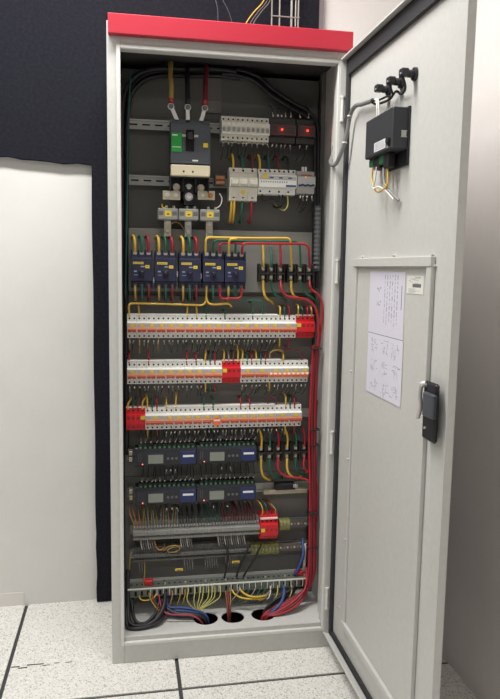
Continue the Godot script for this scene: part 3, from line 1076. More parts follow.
	for q in lk:
		t = thing("busbar_link", "tin-coloured busbar link with two bolts below main breaker, on its %s" % q[4], "busbar", Vector3(q[0], q[1] - 0.0155, -0.165), "busbar links below the main breaker")
		s = ST()
		bx(s, Vector3(-0.031, 0, -0.005), Vector3(0.031, 0.031, 0.0), 0.001)
		part("bar", s, "brass", t)
		for x in [-0.015, 0.015]:
			s = ST()
			hex(s, Vector3(x, 0.0155, 0), 0.0065, 0.007)
			part("bolt", s, "steel" if not (q[4] == "right" and x > 0) else "copper", t)
		s = ST()
		bx(s, Vector3(0.008 if q[4] == "left" else -0.026, 0.031, -0.010), Vector3(0.026 if q[4] == "left" else -0.008, 0.05, -0.006))
		part("riser", s, "brass", t)
	t = thing("insulator", "black insulator with large steel bolt below middle of main breaker", "insulator", Vector3(0.274, 1.628, -0.262))
	s = ST()
	cyl(s, Vector3(0, 0.028, 0.0), Vector3(0, 0.028, 0.094), 0.024, 0.021, 18)
	bx(s, Vector3(-0.016, 0.0, 0.05), Vector3(0.016, 0.064, 0.088))
	part("block", s, "dark", t)
	s = ST()
	hex(s, Vector3(0, 0.028, 0.094), 0.010, 0.009)
	part("bolt", s, "steel", t)
	var ct := Node3D.new()
	s = ST()
	box(s, Vector3(0, 0.019, 0.045), Vector3(0.071, 0.040, 0.046), 0.003)
	part("case", s, "terminal_grey", ct)
	s = ST()
	bx(s, Vector3(-0.034, 0.0, 0.0), Vector3(0.034, 0.03, 0.022))
	part("foot", s, "terminal_dark", ct)
	s = ST()
	bx(s, Vector3(-0.011, 0.010, 0.068), Vector3(0.012, 0.031, 0.0688))
	var yl := part("nameplate", s, "yellow_mark", ct)
	s = ST()
	bx(s, Vector3(-0.004, 0.016, 0.0688), Vector3(0.005, 0.021, 0.0692))
	part("print", s, "print_dark", yl)
	for x in [-0.024, 0.024]:
		s = ST()
		bx(s, Vector3(x - 0.008, 0.014, 0.068), Vector3(x + 0.008, 0.028, 0.0684))
		part("print", s, "terminal_dark", ct)
	for x in [-0.004, 0.022]:
		s = ST()
		cyl(s, Vector3(x, 0.040, 0.045), Vector3(x, 0.050, 0.045), 0.0055, 0.005, 10)
		part("terminal_screw", s, "steel", ct)
	var names := ["left", "middle", "right"]
	var cx := [0.1995, 0.2735, 0.3505]
	for i in 3:
		place(ct, "current_transformer", "grey current transformer block with yellow plate, %s of the three above the small breakers" % names[i], "transformer", Vector3(cx[i], 1.5745, -0.236), "current transformers")
		t = thing("busbar_stub", "short upright busbar with bolt under the %s current transformer" % names[i], "busbar", Vector3(cx[i], 1.515, -0.190), "busbar stubs under the transformers")
		s = ST()
		bx(s, Vector3(-0.0125, 0.0, -0.004), Vector3(0.0125, 0.064, 0.0), 0.001)
		part("bar", s, "brass" if i != 1 else "zinc", t)
		for q in [[0.050, 0.0065], [0.020, 0.0075]]:
			s = ST()
			hex(s, Vector3(0, q[0], 0), q[1], 0.008)
			part("bolt", s, "steel" if q[0] > 0.04 else "zinc", t)
	ct.free()
	wire("wire", "thin yellow wire curling on top of the left current transformer", "w_yellow", 0.002, [Vector3(0.178, 1.628, -0.178), Vector3(0.184, 1.614, -0.174), Vector3(0.196, 1.622, -0.174)])
	wire("wire", "thin white wire curling beside the right current transformer", "w_white", 0.002, [Vector3(0.372, 1.618, -0.178), Vector3(0.388, 1.630, -0.174), Vector3(0.394, 1.655, -0.178), Vector3(0.386, 1.672, -0.185)])
	wire("wire", "thin brown-yellow wire arching between the left and middle busbar stubs", "w_old_yellow", 0.002, [Vector3(0.212, 1.560, -0.19), Vector3(0.235, 1.568, -0.205), Vector3(0.258, 1.545, -0.205), Vector3(0.262, 1.52, -0.215)])
	# dark cable looms at the top and down both sides
	var loom := [[0.0, 0.0, 0.0], [-0.012, 0.004, 0.018], [0.004, -0.016, 0.010]]
	for i in 3:
		var d := Vector3(loom[i][0], loom[i][1], loom[i][2])
		wire("cable", "black cable sweeping along the cabinet top and down its left side, %s" % ["rearmost", "outermost", "lowest"][i], "w_black", 0.009, [Vector3(0.46, 2.108, -0.245) + d, Vector3(0.373, 2.112, -0.245) + d, Vector3(0.281, 2.104, -0.240) + d, Vector3(0.174, 2.098, -0.240) + d, Vector3(0.111, 2.076, -0.240) + d, Vector3(0.068, 2.024, -0.240) + d, Vector3(0.054, 1.942, -0.232) + d, Vector3(0.050, 1.752, -0.224) + d, Vector3(0.046, 1.282, -0.224) + d, Vector3(0.044, 0.72, -0.224) + d], "black cables at the cabinet top")
	for i in 3:
		var d := Vector3([0.0, 0.010, -0.004][i], [0.0, 0.008, -0.010][i], [0.0, 0.012, 0.018][i])
		wire("cable", "black cable dropping from the cabinet top along its right side, %s" % ["rearmost", "middle", "frontmost"][i], "w_black", 0.0075, [Vector3(0.40, 2.110, -0.245) + d, Vector3(0.446, 2.112, -0.245) + d, Vector3(0.519, 2.092, -0.240) + d, Vector3(0.576, 2.050, -0.240) + d, Vector3(0.652, 2.006, -0.238) + d, Vector3(0.711, 1.975, -0.232) + d, Vector3(0.745, 1.920, -0.228) + d, Vector3(0.752, 1.667, -0.225) + d, Vector3(0.756, 1.326, -0.225) + d], "black cables on the right side")
	wire("wire", "thin green earth wire running down the cabinet's left edge", "w_teal", 0.003, [Vector3(0.072, 2.086, -0.200), Vector3(0.061, 1.883, -0.200), Vector3(0.058, 1.710, -0.200), Vector3(0.053, 1.499, -0.200), Vector3(0.048, 1.283, -0.210), Vector3(0.046, 1.255, -0.262)])
	var sp := wire("cable", "grey spiral-wrapped cable standing by the right side wall", "slate", 0.011, [Vector3(0.757, 1.64, -0.190), Vector3(0.758, 1.56, -0.188), Vector3(0.758, 1.47, -0.188), Vector3(0.760, 1.40, -0.192)], "", 12)
	for k in 14:
		var s2 := ST()
		cyl(s2, Vector3(0, -0.004, 0), Vector3(0, 0.004, 0), 0.0125, 0.0125, 12)
		var rib := part("spiral_turn", s2, "terminal_dark", sp)
		rib.position = Vector3(0.0005, -0.012 - k * 0.0165, 0.001)

# the finest wires, too many and too thin to tell apart, are one object
var fine := {}
func fine_wire(mat: String, r: float, path: Array) -> void:
	if not fine.has(mat):
		fine[mat] = ST()
	tube(fine[mat], path, r, 5, 3)

func finish_fine() -> void:
	var mesh := ArrayMesh.new()
	for k in fine:
		fine[k].set_material(M[k])
		fine[k].commit(mesh)
	var o := MeshInstance3D.new()
	o.name = "fine_wires"
	o.mesh = mesh
	add_child(o)
	tag(o, "fine coloured and pale wires crowding above and below the grey terminal strips", "wires")
	o.set_meta("kind", "stuff")

# thin wire with a white ferrule sleeve at a terminal; dir -1 hangs, +1 stands
func sleeved_wire(label: String, at: Vector3, dir: float, mat: String, group: String, lean := 0.0) -> void:
	var o := Node3D.new()
	o.name = numbered("wire", self)
	o.position = at
	add_child(o, true)
	tag(o, label, "wire", group)
	var dx := rng.randf_range(-0.0065, 0.0065) + lean
	var l := rng.randf_range(0.014, 0.030)
	var s := ST()
	tube(s, [Vector3(0, 0, 0), Vector3(dx * 0.5, dir * 0.010, 0.010), Vector3(dx, dir * (l + 0.005), 0.013), Vector3(dx * 1.5, dir * (l + 0.030), -0.022), Vector3(dx * 1.8, dir * (l + 0.036), -0.055)], 0.0014, 6, 3)
	part("core", s, mat, o)
	s = ST()
	var a := Vector3(dx * 0.5, dir * 0.0095, 0.001)
	cyl(s, a + Vector3(0, 0, 0.009), Vector3(dx, dir * l, 0.013), 0.0021, 0.0021, 7)
	part("sleeve", s, "sleeve", o, "white marker sleeve")

# ------------------------------------------------------------------ the five navy moulded-case breakers
func build_case_breakers() -> void:
	var p := Node3D.new()
	var w := 0.0765
	var s := ST()
	along_x(s, [Vector2(0, 0), Vector2(0, 0.062), Vector2(0.020, 0.066), Vector2(0.024, 0.078), Vector2(0.102, 0.078), Vector2(0.106, 0.066), Vector2(0.128, 0.060), Vector2(0.128, 0)], -w / 2, w / 2)
	part("case", s, "navy", p)
	for i in 4:
		var x := -0.036 + i * 0.024
		for q in [[0.106, 0.134], [-0.003, 0.020]]:
			s = ST()
			bx(s, Vector3(x - 0.0022, q[0], 0.06), Vector3(x + 0.0022, q[1], 0.070))
			part("barrier", s, "navy_dark", p)
	for i in 3:
		var x := -0.024 + i * 0.024
		s = ST()
		hex(s, Vector3(x, 0.122, 0.062), 0.0052, 0.008)
		part("terminal_screw", s, "steel", p)
		s = ST()
		hex(s, Vector3(x, 0.008, 0.063), 0.0048, 0.006)
		part("terminal_screw", s, "zinc_dark", p)
	s = ST()
	bx(s, Vector3(-0.031, 0.083, 0.078), Vector3(0.006, 0.091, 0.0786))
	var np := part("nameplate", s, "yellow_mark", p, "yellow printed nameplate")
	s = ST()
	for k in 6:
		bx(s, Vector3(-0.028 + k * 0.0055, 0.0855, 0.0786), Vector3(-0.0245 + k * 0.0055, 0.0885, 0.0789))
	part("print", s, "print_dark", np)
	s = ST()
	bx(s, Vector3(0.012, 0.069, 0.078), Vector3(0.027, 0.080, 0.0788))
	var ys := part("rating_label", s, "yellow_mark", p, "square yellow label")
	s = ST()
	bx(s, Vector3(0.016, 0.0735, 0.0788), Vector3(0.023, 0.0755, 0.0791))
	part("print", s, "print_dark", ys)
	s = ST()
	bx(s, Vector3(-0.004, 0.072, 0.078), Vector3(0.010, 0.077, 0.0784))
	bx(s, Vector3(-0.028, 0.044, 0.078), Vector3(-0.014, 0.046, 0.0784))
	bx(s, Vector3(-0.028, 0.055, 0.078), Vector3(-0.018, 0.060, 0.0784))
	part("print", s, "print_grey", p)
	s = ST()
	bx(s, Vector3(-0.010, 0.034, 0.078), Vector3(0.010, 0.062, 0.0800), 0.0008)
	var ts := part("toggle_slot", s, "navy_dark", p)
	s = ST()
	box(s, Vector3(0, 0.052, 0.086), Vector3(0.012, 0.012, 0.014), 0.002)
	part("toggle", s, "black_plastic", ts)
	var xs := [0.107, 0.1915, 0.2785, 0.364, 0.4445]
	for i in 5:
		place(p, "case_breaker", "navy blue three-pole breaker with yellow plate, %s from left in its row" % ORD[i], "circuit breaker", Vector3(xs[i], 1.331, -0.235), "navy blue breakers")
	p.free()
	# white markers hung between the breakers
	for q in [[0.1495, 1.348], [0.2345, 1.372], [0.3205, 1.365]]:
		var t := thing("tag", "small white tag hung between navy breakers, %s" % {0.1495: "first and second", 0.2345: "second and third", 0.3205: "third and fourth"}[q[0]], "tag", Vector3(q[0], q[1], -0.176), "white tags between navy breakers")
		s = ST()
		box(s, Vector3(0, 0.009, 0), Vector3(0.0042, 0.019, 0.0025), 0.0005)
		part("card", s, "label_white", t)
	# leads on top of the first three
	var cols := ["w_yellow", "w_green", "w_red"]
	var cn := ["yellow", "green", "red"]
	for i in 3:
		for k in 3:
			var x: float = xs[i] - 0.024 + k * 0.024
			wire("wire", "thick %s lead curving out of the top of the %s navy breaker" % [cn[k], ORD[i]], cols[k], 0.0048, [Vector3(x, 1.456, -0.168), Vector3(x, 1.482, -0.160), Vector3(x - 0.002, 1.505, -0.166), Vector3(x - 0.007, 1.515, -0.190), Vector3(x - 0.010, 1.512, -0.234)], "leads above the navy breakers")
	# formed leads of the last two, running right
	var g := "formed leads above the navy breakers"
	wire("wire", "long yellow lead bent from fourth navy breaker along to the right terminals", "w_yellow", 0.0042, [Vector3(0.335, 1.457, -0.160), Vector3(0.334, 1.500, -0.145), Vector3(0.340, 1.511, -0.145), Vector3(0.356, 1.513, -0.145), Vector3(0.494, 1.514, -0.145), Vector3(0.627, 1.517, -0.145), Vector3(0.642, 1.511, -0.145), Vector3(0.647, 1.485, -0.150), Vector3(0.661, 1.410, -0.186)], g)
	wire("wire", "short yellow lead of fifth navy breaker joining the long yellow one", "w_yellow", 0.0042, [Vector3(0.4195, 1.457, -0.160), Vector3(0.4180, 1.498, -0.142), Vector3(0.424, 1.508, -0.139), Vector3(0.445, 1.511, -0.139)], g)
	wire("wire", "long green lead bent from fourth navy breaker along to the right terminals", "w_green", 0.0040, [Vector3(0.363, 1.457, -0.162), Vector3(0.363, 1.490, -0.158), Vector3(0.368, 1.501, -0.158), Vector3(0.382, 1.504, -0.158), Vector3(0.533, 1.503, -0.158), Vector3(0.664, 1.506, -0.158), Vector3(0.681, 1.496, -0.158), Vector3(0.685, 1.475, -0.160), Vector3(0.696, 1.410, -0.186)], g)
	wire("wire", "short green lead of fifth navy breaker joining the long green one", "w_green", 0.0040, [Vector3(0.4445, 1.457, -0.162), Vector3(0.4445, 1.490, -0.164), Vector3(0.450, 1.499, -0.166), Vector3(0.472, 1.503, -0.166)], g)
	wire("wire", "short red lead of fourth navy breaker bent to the right", "w_red", 0.0042, [Vector3(0.387, 1.457, -0.160), Vector3(0.385, 1.482, -0.150), Vector3(0.390, 1.492, -0.150), Vector3(0.404, 1.495, -0.150), Vector3(0.444, 1.495, -0.148), Vector3(0.480, 1.492, -0.150)], g)
	wire("wire", "long red lead bent from fifth navy breaker along to the right terminals", "w_red", 0.0046, [Vector3(0.4685, 1.457, -0.160), Vector3(0.466, 1.481, -0.140), Vector3(0.471, 1.492, -0.138), Vector3(0.489, 1.495, -0.138), Vector3(0.604, 1.496, -0.138), Vector3(0.690, 1.497, -0.138), Vector3(0.709, 1.488, -0.138), Vector3(0.715, 1.462, -0.142), Vector3(0.731, 1.410, -0.186)], g)
	# leads underneath
	for i in 5:
		for k in 3:
			var x: float = xs[i] - 0.024 + k * 0.024
			var m: String = ["w_old_yellow", "w_teal", "w_dark_red"][k]
			if i == 3 and k == 0 or i == 4 and k != 0 or i == 3 and k == 2:
				continue
			wire("wire", "%s lead leaving the bottom of the %s navy breaker" % [cn[k], ORD[i]], m, 0.0045, [Vector3(x, 1.336, -0.166), Vector3(x, 1.312, -0.162), Vector3(x + 0.001, 1.292, -0.180), Vector3(x + 0.001, 1.284, -0.215), Vector3(x + 0.001, 1.290, -0.262)], "leads below the navy breakers")
	wire("wire", "red lead bent like a wide cup below the fifth navy breaker", "w_red", 0.0042, [Vector3(0.389, 1.336, -0.166), Vector3(0.390, 1.303, -0.165), Vector3(0.398, 1.293, -0.165), Vector3(0.426, 1.294, -0.165), Vector3(0.456, 1.295, -0.165), Vector3(0.468, 1.304, -0.165), Vector3(0.469, 1.336, -0.166)])
	wire("wire", "yellow lead from fourth navy breaker bent left along the upper long row", "w_yellow", 0.0036, [Vector3(0.0625, 1.215, -0.195), Vector3(0.060, 1.262, -0.180), Vector3(0.066, 1.271, -0.180), Vector3(0.079, 1.273, -0.180), Vector3(0.208, 1.271, -0.180), Vector3(0.314, 1.268, -0.180), Vector3(0.332, 1.272, -0.180), Vector3(0.340, 1.291, -0.178), Vector3(0.340, 1.336, -0.166)])
	wire("wire", "yellow lead branching right below the fourth navy breaker", "w_yellow", 0.0036, [Vector3(0.340, 1.295, -0.175), Vector3(0.349, 1.276, -0.176), Vector3(0.373, 1.271, -0.178), Vector3(0.421, 1.274, -0.178), Vector3(0.437, 1.262, -0.200), Vector3(0.438, 1.255, -0.262)])
	wire("wire", "green lead bent right from fifth navy breaker down to the upper long row", "w_green", 0.0034, [Vector3(0.4445, 1.336, -0.166), Vector3(0.453, 1.298, -0.175), Vector3(0.489, 1.287, -0.185), Vector3(0.531, 1.287, -0.185), Vector3(0.550, 1.277, -0.187), Vector3(0.5565, 1.215, -0.195)])
	terminal_group(1.358, 1.418, [0.554, 0.585, 0.620, 0.661, 0.696, 0.731], "upper")
	terminal_group(0.668, 0.730, [0.559, 0.592, 0.626, 0.661, 0.696, 0.730], "lower")
	# drops to the upper terminals from behind the red lead
	var ug := "wires above the dark terminals"
	wire("wire", "yellow wire dropping into the leftmost upper dark terminal", "w_yellow", 0.0042, [Vector3(0.553, 1.500, -0.205), Vector3(0.554, 1.460, -0.196), Vector3(0.554, 1.410, -0.188)], ug)
	wire("wire", "green wire dropping into the second upper dark terminal", "w_green", 0.0042, [Vector3(0.587, 1.486, -0.225), Vector3(0.586, 1.455, -0.205), Vector3(0.585, 1.410, -0.188)], ug)
	wire("wire", "red wire dropping into the third upper dark terminal", "w_red", 0.0046, [Vector3(0.619, 1.494, -0.205), Vector3(0.620, 1.455, -0.196), Vector3(0.620, 1.410, -0.188)], ug)
	# outgoing wires of the upper terminals
	var og := "wires below the dark terminals"
	wire("wire", "yellow wire curving from leftmost upper dark terminal to the right", "w_yellow", 0.0045, [Vector3(0.554, 1.362, -0.188), Vector3(0.555, 1.326, -0.186), Vector3(0.564, 1.300, -0.188), Vector3(0.594, 1.281, -0.225), Vector3(0.610, 1.270, -0.262)], og)
	wire("wire", "green wire curving from second upper dark terminal to the right", "w_green", 0.0042, [Vector3(0.585, 1.362, -0.188), Vector3(0.591, 1.326, -0.192), Vector3(0.609, 1.304, -0.195), Vector3(0.646, 1.290, -0.225), Vector3(0.66, 1.280, -0.262)], og)
	wire("cable", "red cable from third upper dark terminal sweeping down into the right bundle", "w_red", 0.0050, [Vector3(0.620, 1.362, -0.186), Vector3(0.620, 1.331, -0.170), Vector3(0.634, 1.310, -0.170), Vector3(0.661, 1.300, -0.170), Vector3(0.704, 1.295, -0.170), Vector3(0.737, 1.280, -0.170), Vector3(0.757, 1.250, -0.170), Vector3(0.7665, 1.197, -0.170), Vector3(0.766, 1.120, -0.170), Vector3(0.760, 1.024, -0.170), Vector3(0.757, 0.908, -0.170)], og)
	wire("wire", "yellow wire curving from fourth upper dark terminal to the right", "w_yellow", 0.0045, [Vector3(0.661, 1.362, -0.188), Vector3(0.662, 1.327, -0.186), Vector3(0.673, 1.306, -0.190), Vector3(0.703, 1.295, -0.225), Vector3(0.715, 1.285, -0.262)], og)
	wire("wire", "green wire curving from fifth upper dark terminal to the right wall", "w_green", 0.0042, [Vector3(0.696, 1.362, -0.188), Vector3(0.704, 1.335, -0.188), Vector3(0.722, 1.312, -0.188), Vector3(0.746, 1.298, -0.190), Vector3(0.768, 1.270, -0.215), Vector3(0.770, 1.20, -0.225)], og)
	wire("cable", "red cable from rightmost upper dark terminal sweeping down beside the wall", "w_red", 0.0050, [Vector3(0.731, 1.362, -0.186), Vector3(0.731, 1.343, -0.175), Vector3(0.739, 1.328, -0.175), Vector3(0.756, 1.317, -0.173), Vector3(0.771, 1.300, -0.173), Vector3(0.779, 1.274, -0.173), Vector3(0.780, 1.215, -0.173), Vector3(0.775, 1.154, -0.175), Vector3(0.769, 1.101, -0.175), Vector3(0.765, 1.024, -0.175), Vector3(0.766, 0.907, -0.175)], og)
	# outgoing wires of the lower terminals
	wire("wire", "yellow wire curving from leftmost lower dark terminal to the right", "w_yellow", 0.0046, [Vector3(0.559, 0.680, -0.188), Vector3(0.559, 0.640, -0.186), Vector3(0.569, 0.608, -0.188), Vector3(0.600, 0.583, -0.215), Vector3(0.61, 0.578, -0.262)], og)
	wire("wire", "green wire curving from second lower dark terminal to the right", "w_green", 0.0044, [Vector3(0.592, 0.679, -0.188), Vector3(0.592, 0.639, -0.188), Vector3(0.607, 0.611, -0.190), Vector3(0.646, 0.586, -0.220), Vector3(0.66, 0.582, -0.262)], og)
	wire("cable", "red cable from third lower dark terminal sweeping right into the bundle", "w_red", 0.0046, [Vector3(0.626, 0.684, -0.186), Vector3(0.622, 0.644, -0.170), Vector3(0.638, 0.620, -0.170), Vector3(0.666, 0.607, -0.168), Vector3(0.710, 0.603, -0.165), Vector3(0.742, 0.592, -0.160), Vector3(0.759, 0.563, -0.156), Vector3(0.764, 0.510, -0.150), Vector3(0.764, 0.429, -0.150)], og)
	wire("wire", "yellow wire curving from fourth lower dark terminal to the right", "w_yellow", 0.0046, [Vector3(0.661, 0.677, -0.186), Vector3(0.660, 0.637, -0.178), Vector3(0.674, 0.609, -0.176), Vector3(0.703, 0.598, -0.182), Vector3(0.72, 0.598, -0.20), Vector3(0.73, 0.59, -0.262)], og)
	wire("wire", "green wire curving from fifth lower dark terminal to the right", "w_green", 0.0044, [Vector3(0.696, 0.676, -0.188), Vector3(0.696, 0.640, -0.186), Vector3(0.710, 0.617, -0.188), Vector3(0.743, 0.596, -0.215), Vector3(0.75, 0.585, -0.262)], og)
	wire("cable", "red cable from rightmost lower dark terminal bending into the bundle", "w_red", 0.0046, [Vector3(0.730, 0.681, -0.186), Vector3(0.724, 0.649, -0.170), Vector3(0.737, 0.628, -0.168), Vector3(0.757, 0.616, -0.166), Vector3(0.772, 0.595, -0.166), Vector3(0.776, 0.550, -0.160), Vector3(0.776, 0.429, -0.155)], og)
	for k in 6:
		var x: float = [0.559, 0.592, 0.626, 0.661, 0.696, 0.730][k]
		wire("wire", "%s wire entering the %s lower dark terminal from above" % [cn[k % 3], ORD[k]], cols[k % 3], 0.0042, [Vector3(x, 0.722, -0.188), Vector3(x, 0.760, -0.190), Vector3(x - 0.006, 0.788, -0.205), Vector3(x - 0.008, 0.792, -0.262)], ug)

func terminal_group(y0: float, y1: float, xs: Array, which: String) -> void:
	var h := y1 - y0
	for i in xs.size():
		var t := thing("terminal_block", "dark high-current terminal block, %s from left in the %s group of six" % [ORD[i], which], "terminal block", Vector3(xs[i], y0, -0.235), which + " group of dark terminal blocks")
		var s := ST()
		bx(s, Vector3(-0.0155, 0.0, 0.0), Vector3(0.0155, h, 0.030), 0.001)
		bx(s, Vector3(-0.0155, -0.004, 0.0), Vector3(-0.0125, h + 0.006, 0.052), 0.0006)
		bx(s, Vector3(0.0125, -0.004, 0.0), Vector3(0.0155, h + 0.006, 0.052), 0.0006)
		bx(s, Vector3(-0.0125, h * 0.44, 0.030), Vector3(0.0125, h * 0.56, 0.050))
		part("body", s, "terminal_black", t)
		for y in [h * 0.26, h * 0.76]:
			s = ST()
			box(s, Vector3(0, y, 0.033), Vector3(0.013, h * 0.30, 0.010), 0.001)
			var cl := part("clamp", s, "brass", t)
			s = ST()
			cyl(s, Vector3(0, y, 0.038), Vector3(0, y, 0.043), 0.0055, 0.005, 10)
			part("screw", s, "steel", cl)

# ------------------------------------------------------------------ the three long rows
func make_breaker(poles: int, off: bool) -> Node3D:
	var p := Node3D.new()
	var w := poles * PITCH
	var s := ST()
	for k in poles:
		var x := -w / 2 + k * PITCH
		along_x(s, [Vector2(0, 0), Vector2(0, 0.045), Vector2(0.0195, 0.045), Vector2(0.0225, 0.060), Vector2(0.0555, 0.062), Vector2(0.0600, 0.045), Vector2(0.0840, 0.045), Vector2(0.0840, 0)], x + 0.0002, x + PITCH - (0.0002 if k < poles - 1 else 0.0006))
	part("body", s, "white_plastic", p)
	s = ST()
	bx(s, Vector3(-w / 2 + 0.0005, 0.0345, 0.0605), Vector3(w / 2 - 0.0008, 0.0405, 0.0622))
	part("rating_strip", s, "peach", p)
	s = ST()
	bx(s, Vector3(-w / 2 + 0.0008, 0.0410, 0.0605), Vector3(w / 2 - 0.0010, 0.0545, 0.0620))
	var np := part("nameplate", s, "grey_plastic", p)
	s = ST()
	bx(s, Vector3(-0.005, 0.0430, 0.0620), Vector3(0.009, 0.0525, 0.0626))
	part("yellow_label", s, "yellow_mark", np, "yellow printed label")
	s = ST()
	if off:
		bx(s, Vector3(-w / 2 + 0.001, 0.0225, 0.059), Vector3(w / 2 - 0.001, 0.0345, 0.066), 0.001)
	else:
		bx(s, Vector3(-w / 2 + 0.0022, 0.0255, 0.059), Vector3(w / 2 - 0.0026, 0.0335, 0.074), 0.0012)
		for k in poles:
			var x := -w / 2 + (k + 0.5) * PITCH
			bx(s, Vector3(x - 0.0045, 0.0215, 0.059), Vector3(x + 0.0045, 0.0270, 0.071), 0.001)
	part("toggle", s, "toggle_orange" if off else "toggle", p)
	for k in poles:
		var x := -w / 2 + (k + 0.5) * PITCH
		s = ST()
		if off:
			box(s, Vector3(x, 0.0355, 0.068), Vector3(0.009, 0.007, 0.008), 0.0015)
		else:
			box(s, Vector3(x, 0.0225, 0.067), Vector3(0.006, 0.004, 0.009), 0.001)
		part("lever_tip", s, "white_plastic" if off else "pink_edge", p)
		for y in [0.0070, 0.0715]:
			s = ST()
			cyl(s, Vector3(x, y, 0.045), Vector3(x, y, 0.0455), 0.0035, 0.0035, 10)
			part("terminal_screw", s, "hole", p)
	return p

func make_surge(mark: int) -> Node3D:
	var p := Node3D.new()
	var w := 4 * PITCH
	var s := ST()
	for k in 4:
		var x := -w / 2 + k * PITCH
		along_x(s, [Vector2(0, 0), Vector2(0, 0.045), Vector2(0.0195, 0.045), Vector2(0.0225, 0.060), Vector2(0.0580, 0.060), Vector2(0.0615, 0.045), Vector2(0.0830, 0.045), Vector2(0.0830, 0)], x + 0.0002, x + PITCH - 0.0002)
	part("body", s, "red_body", p)
	s = ST()
	bx(s, Vector3(-w / 2, 0.0828, 0.020), Vector3(w / 2, 0.0872, 0.0465), 0.0008)
	part("top_edge", s, "pink_edge", p, "pale top edge strip")
	for k in 4:
		var x := -w / 2 + (k + 0.5) * PITCH
		s = ST()
		cyl(s, Vector3(x, 0.0735, 0.045), Vector3(x, 0.0735, 0.0455), 0.0036, 0.0036, 10)
		part("terminal_screw", s, "hole", p)
		s = ST()
		bx(s, Vector3(x - 0.003, 0.006, 0.045), Vector3(x + 0.003, 0.011, 0.0455))
		part("terminal_screw", s, "red_window", p)
		s = ST()
		if k == mark:
			bx(s, Vector3(x - 0.008, 0.042, 0.060), Vector3(x + 0.008, 0.056, 0.0610))
			part("yellow_label", s, "yellow_mark", p, "yellow printed label")
		else:
			bx(s, Vector3(x - 0.004, 0.043, 0.060), Vector3(x + 0.004, 0.052, 0.0605))
			part("window", s, "red_window", p)
		s = ST()
		bx(s, Vector3(x - 0.0065, 0.025, 0.060), Vector3(x + 0.0065, 0.037, 0.0606))
		part("cartridge_grip", s, "red_body", p)
	return p

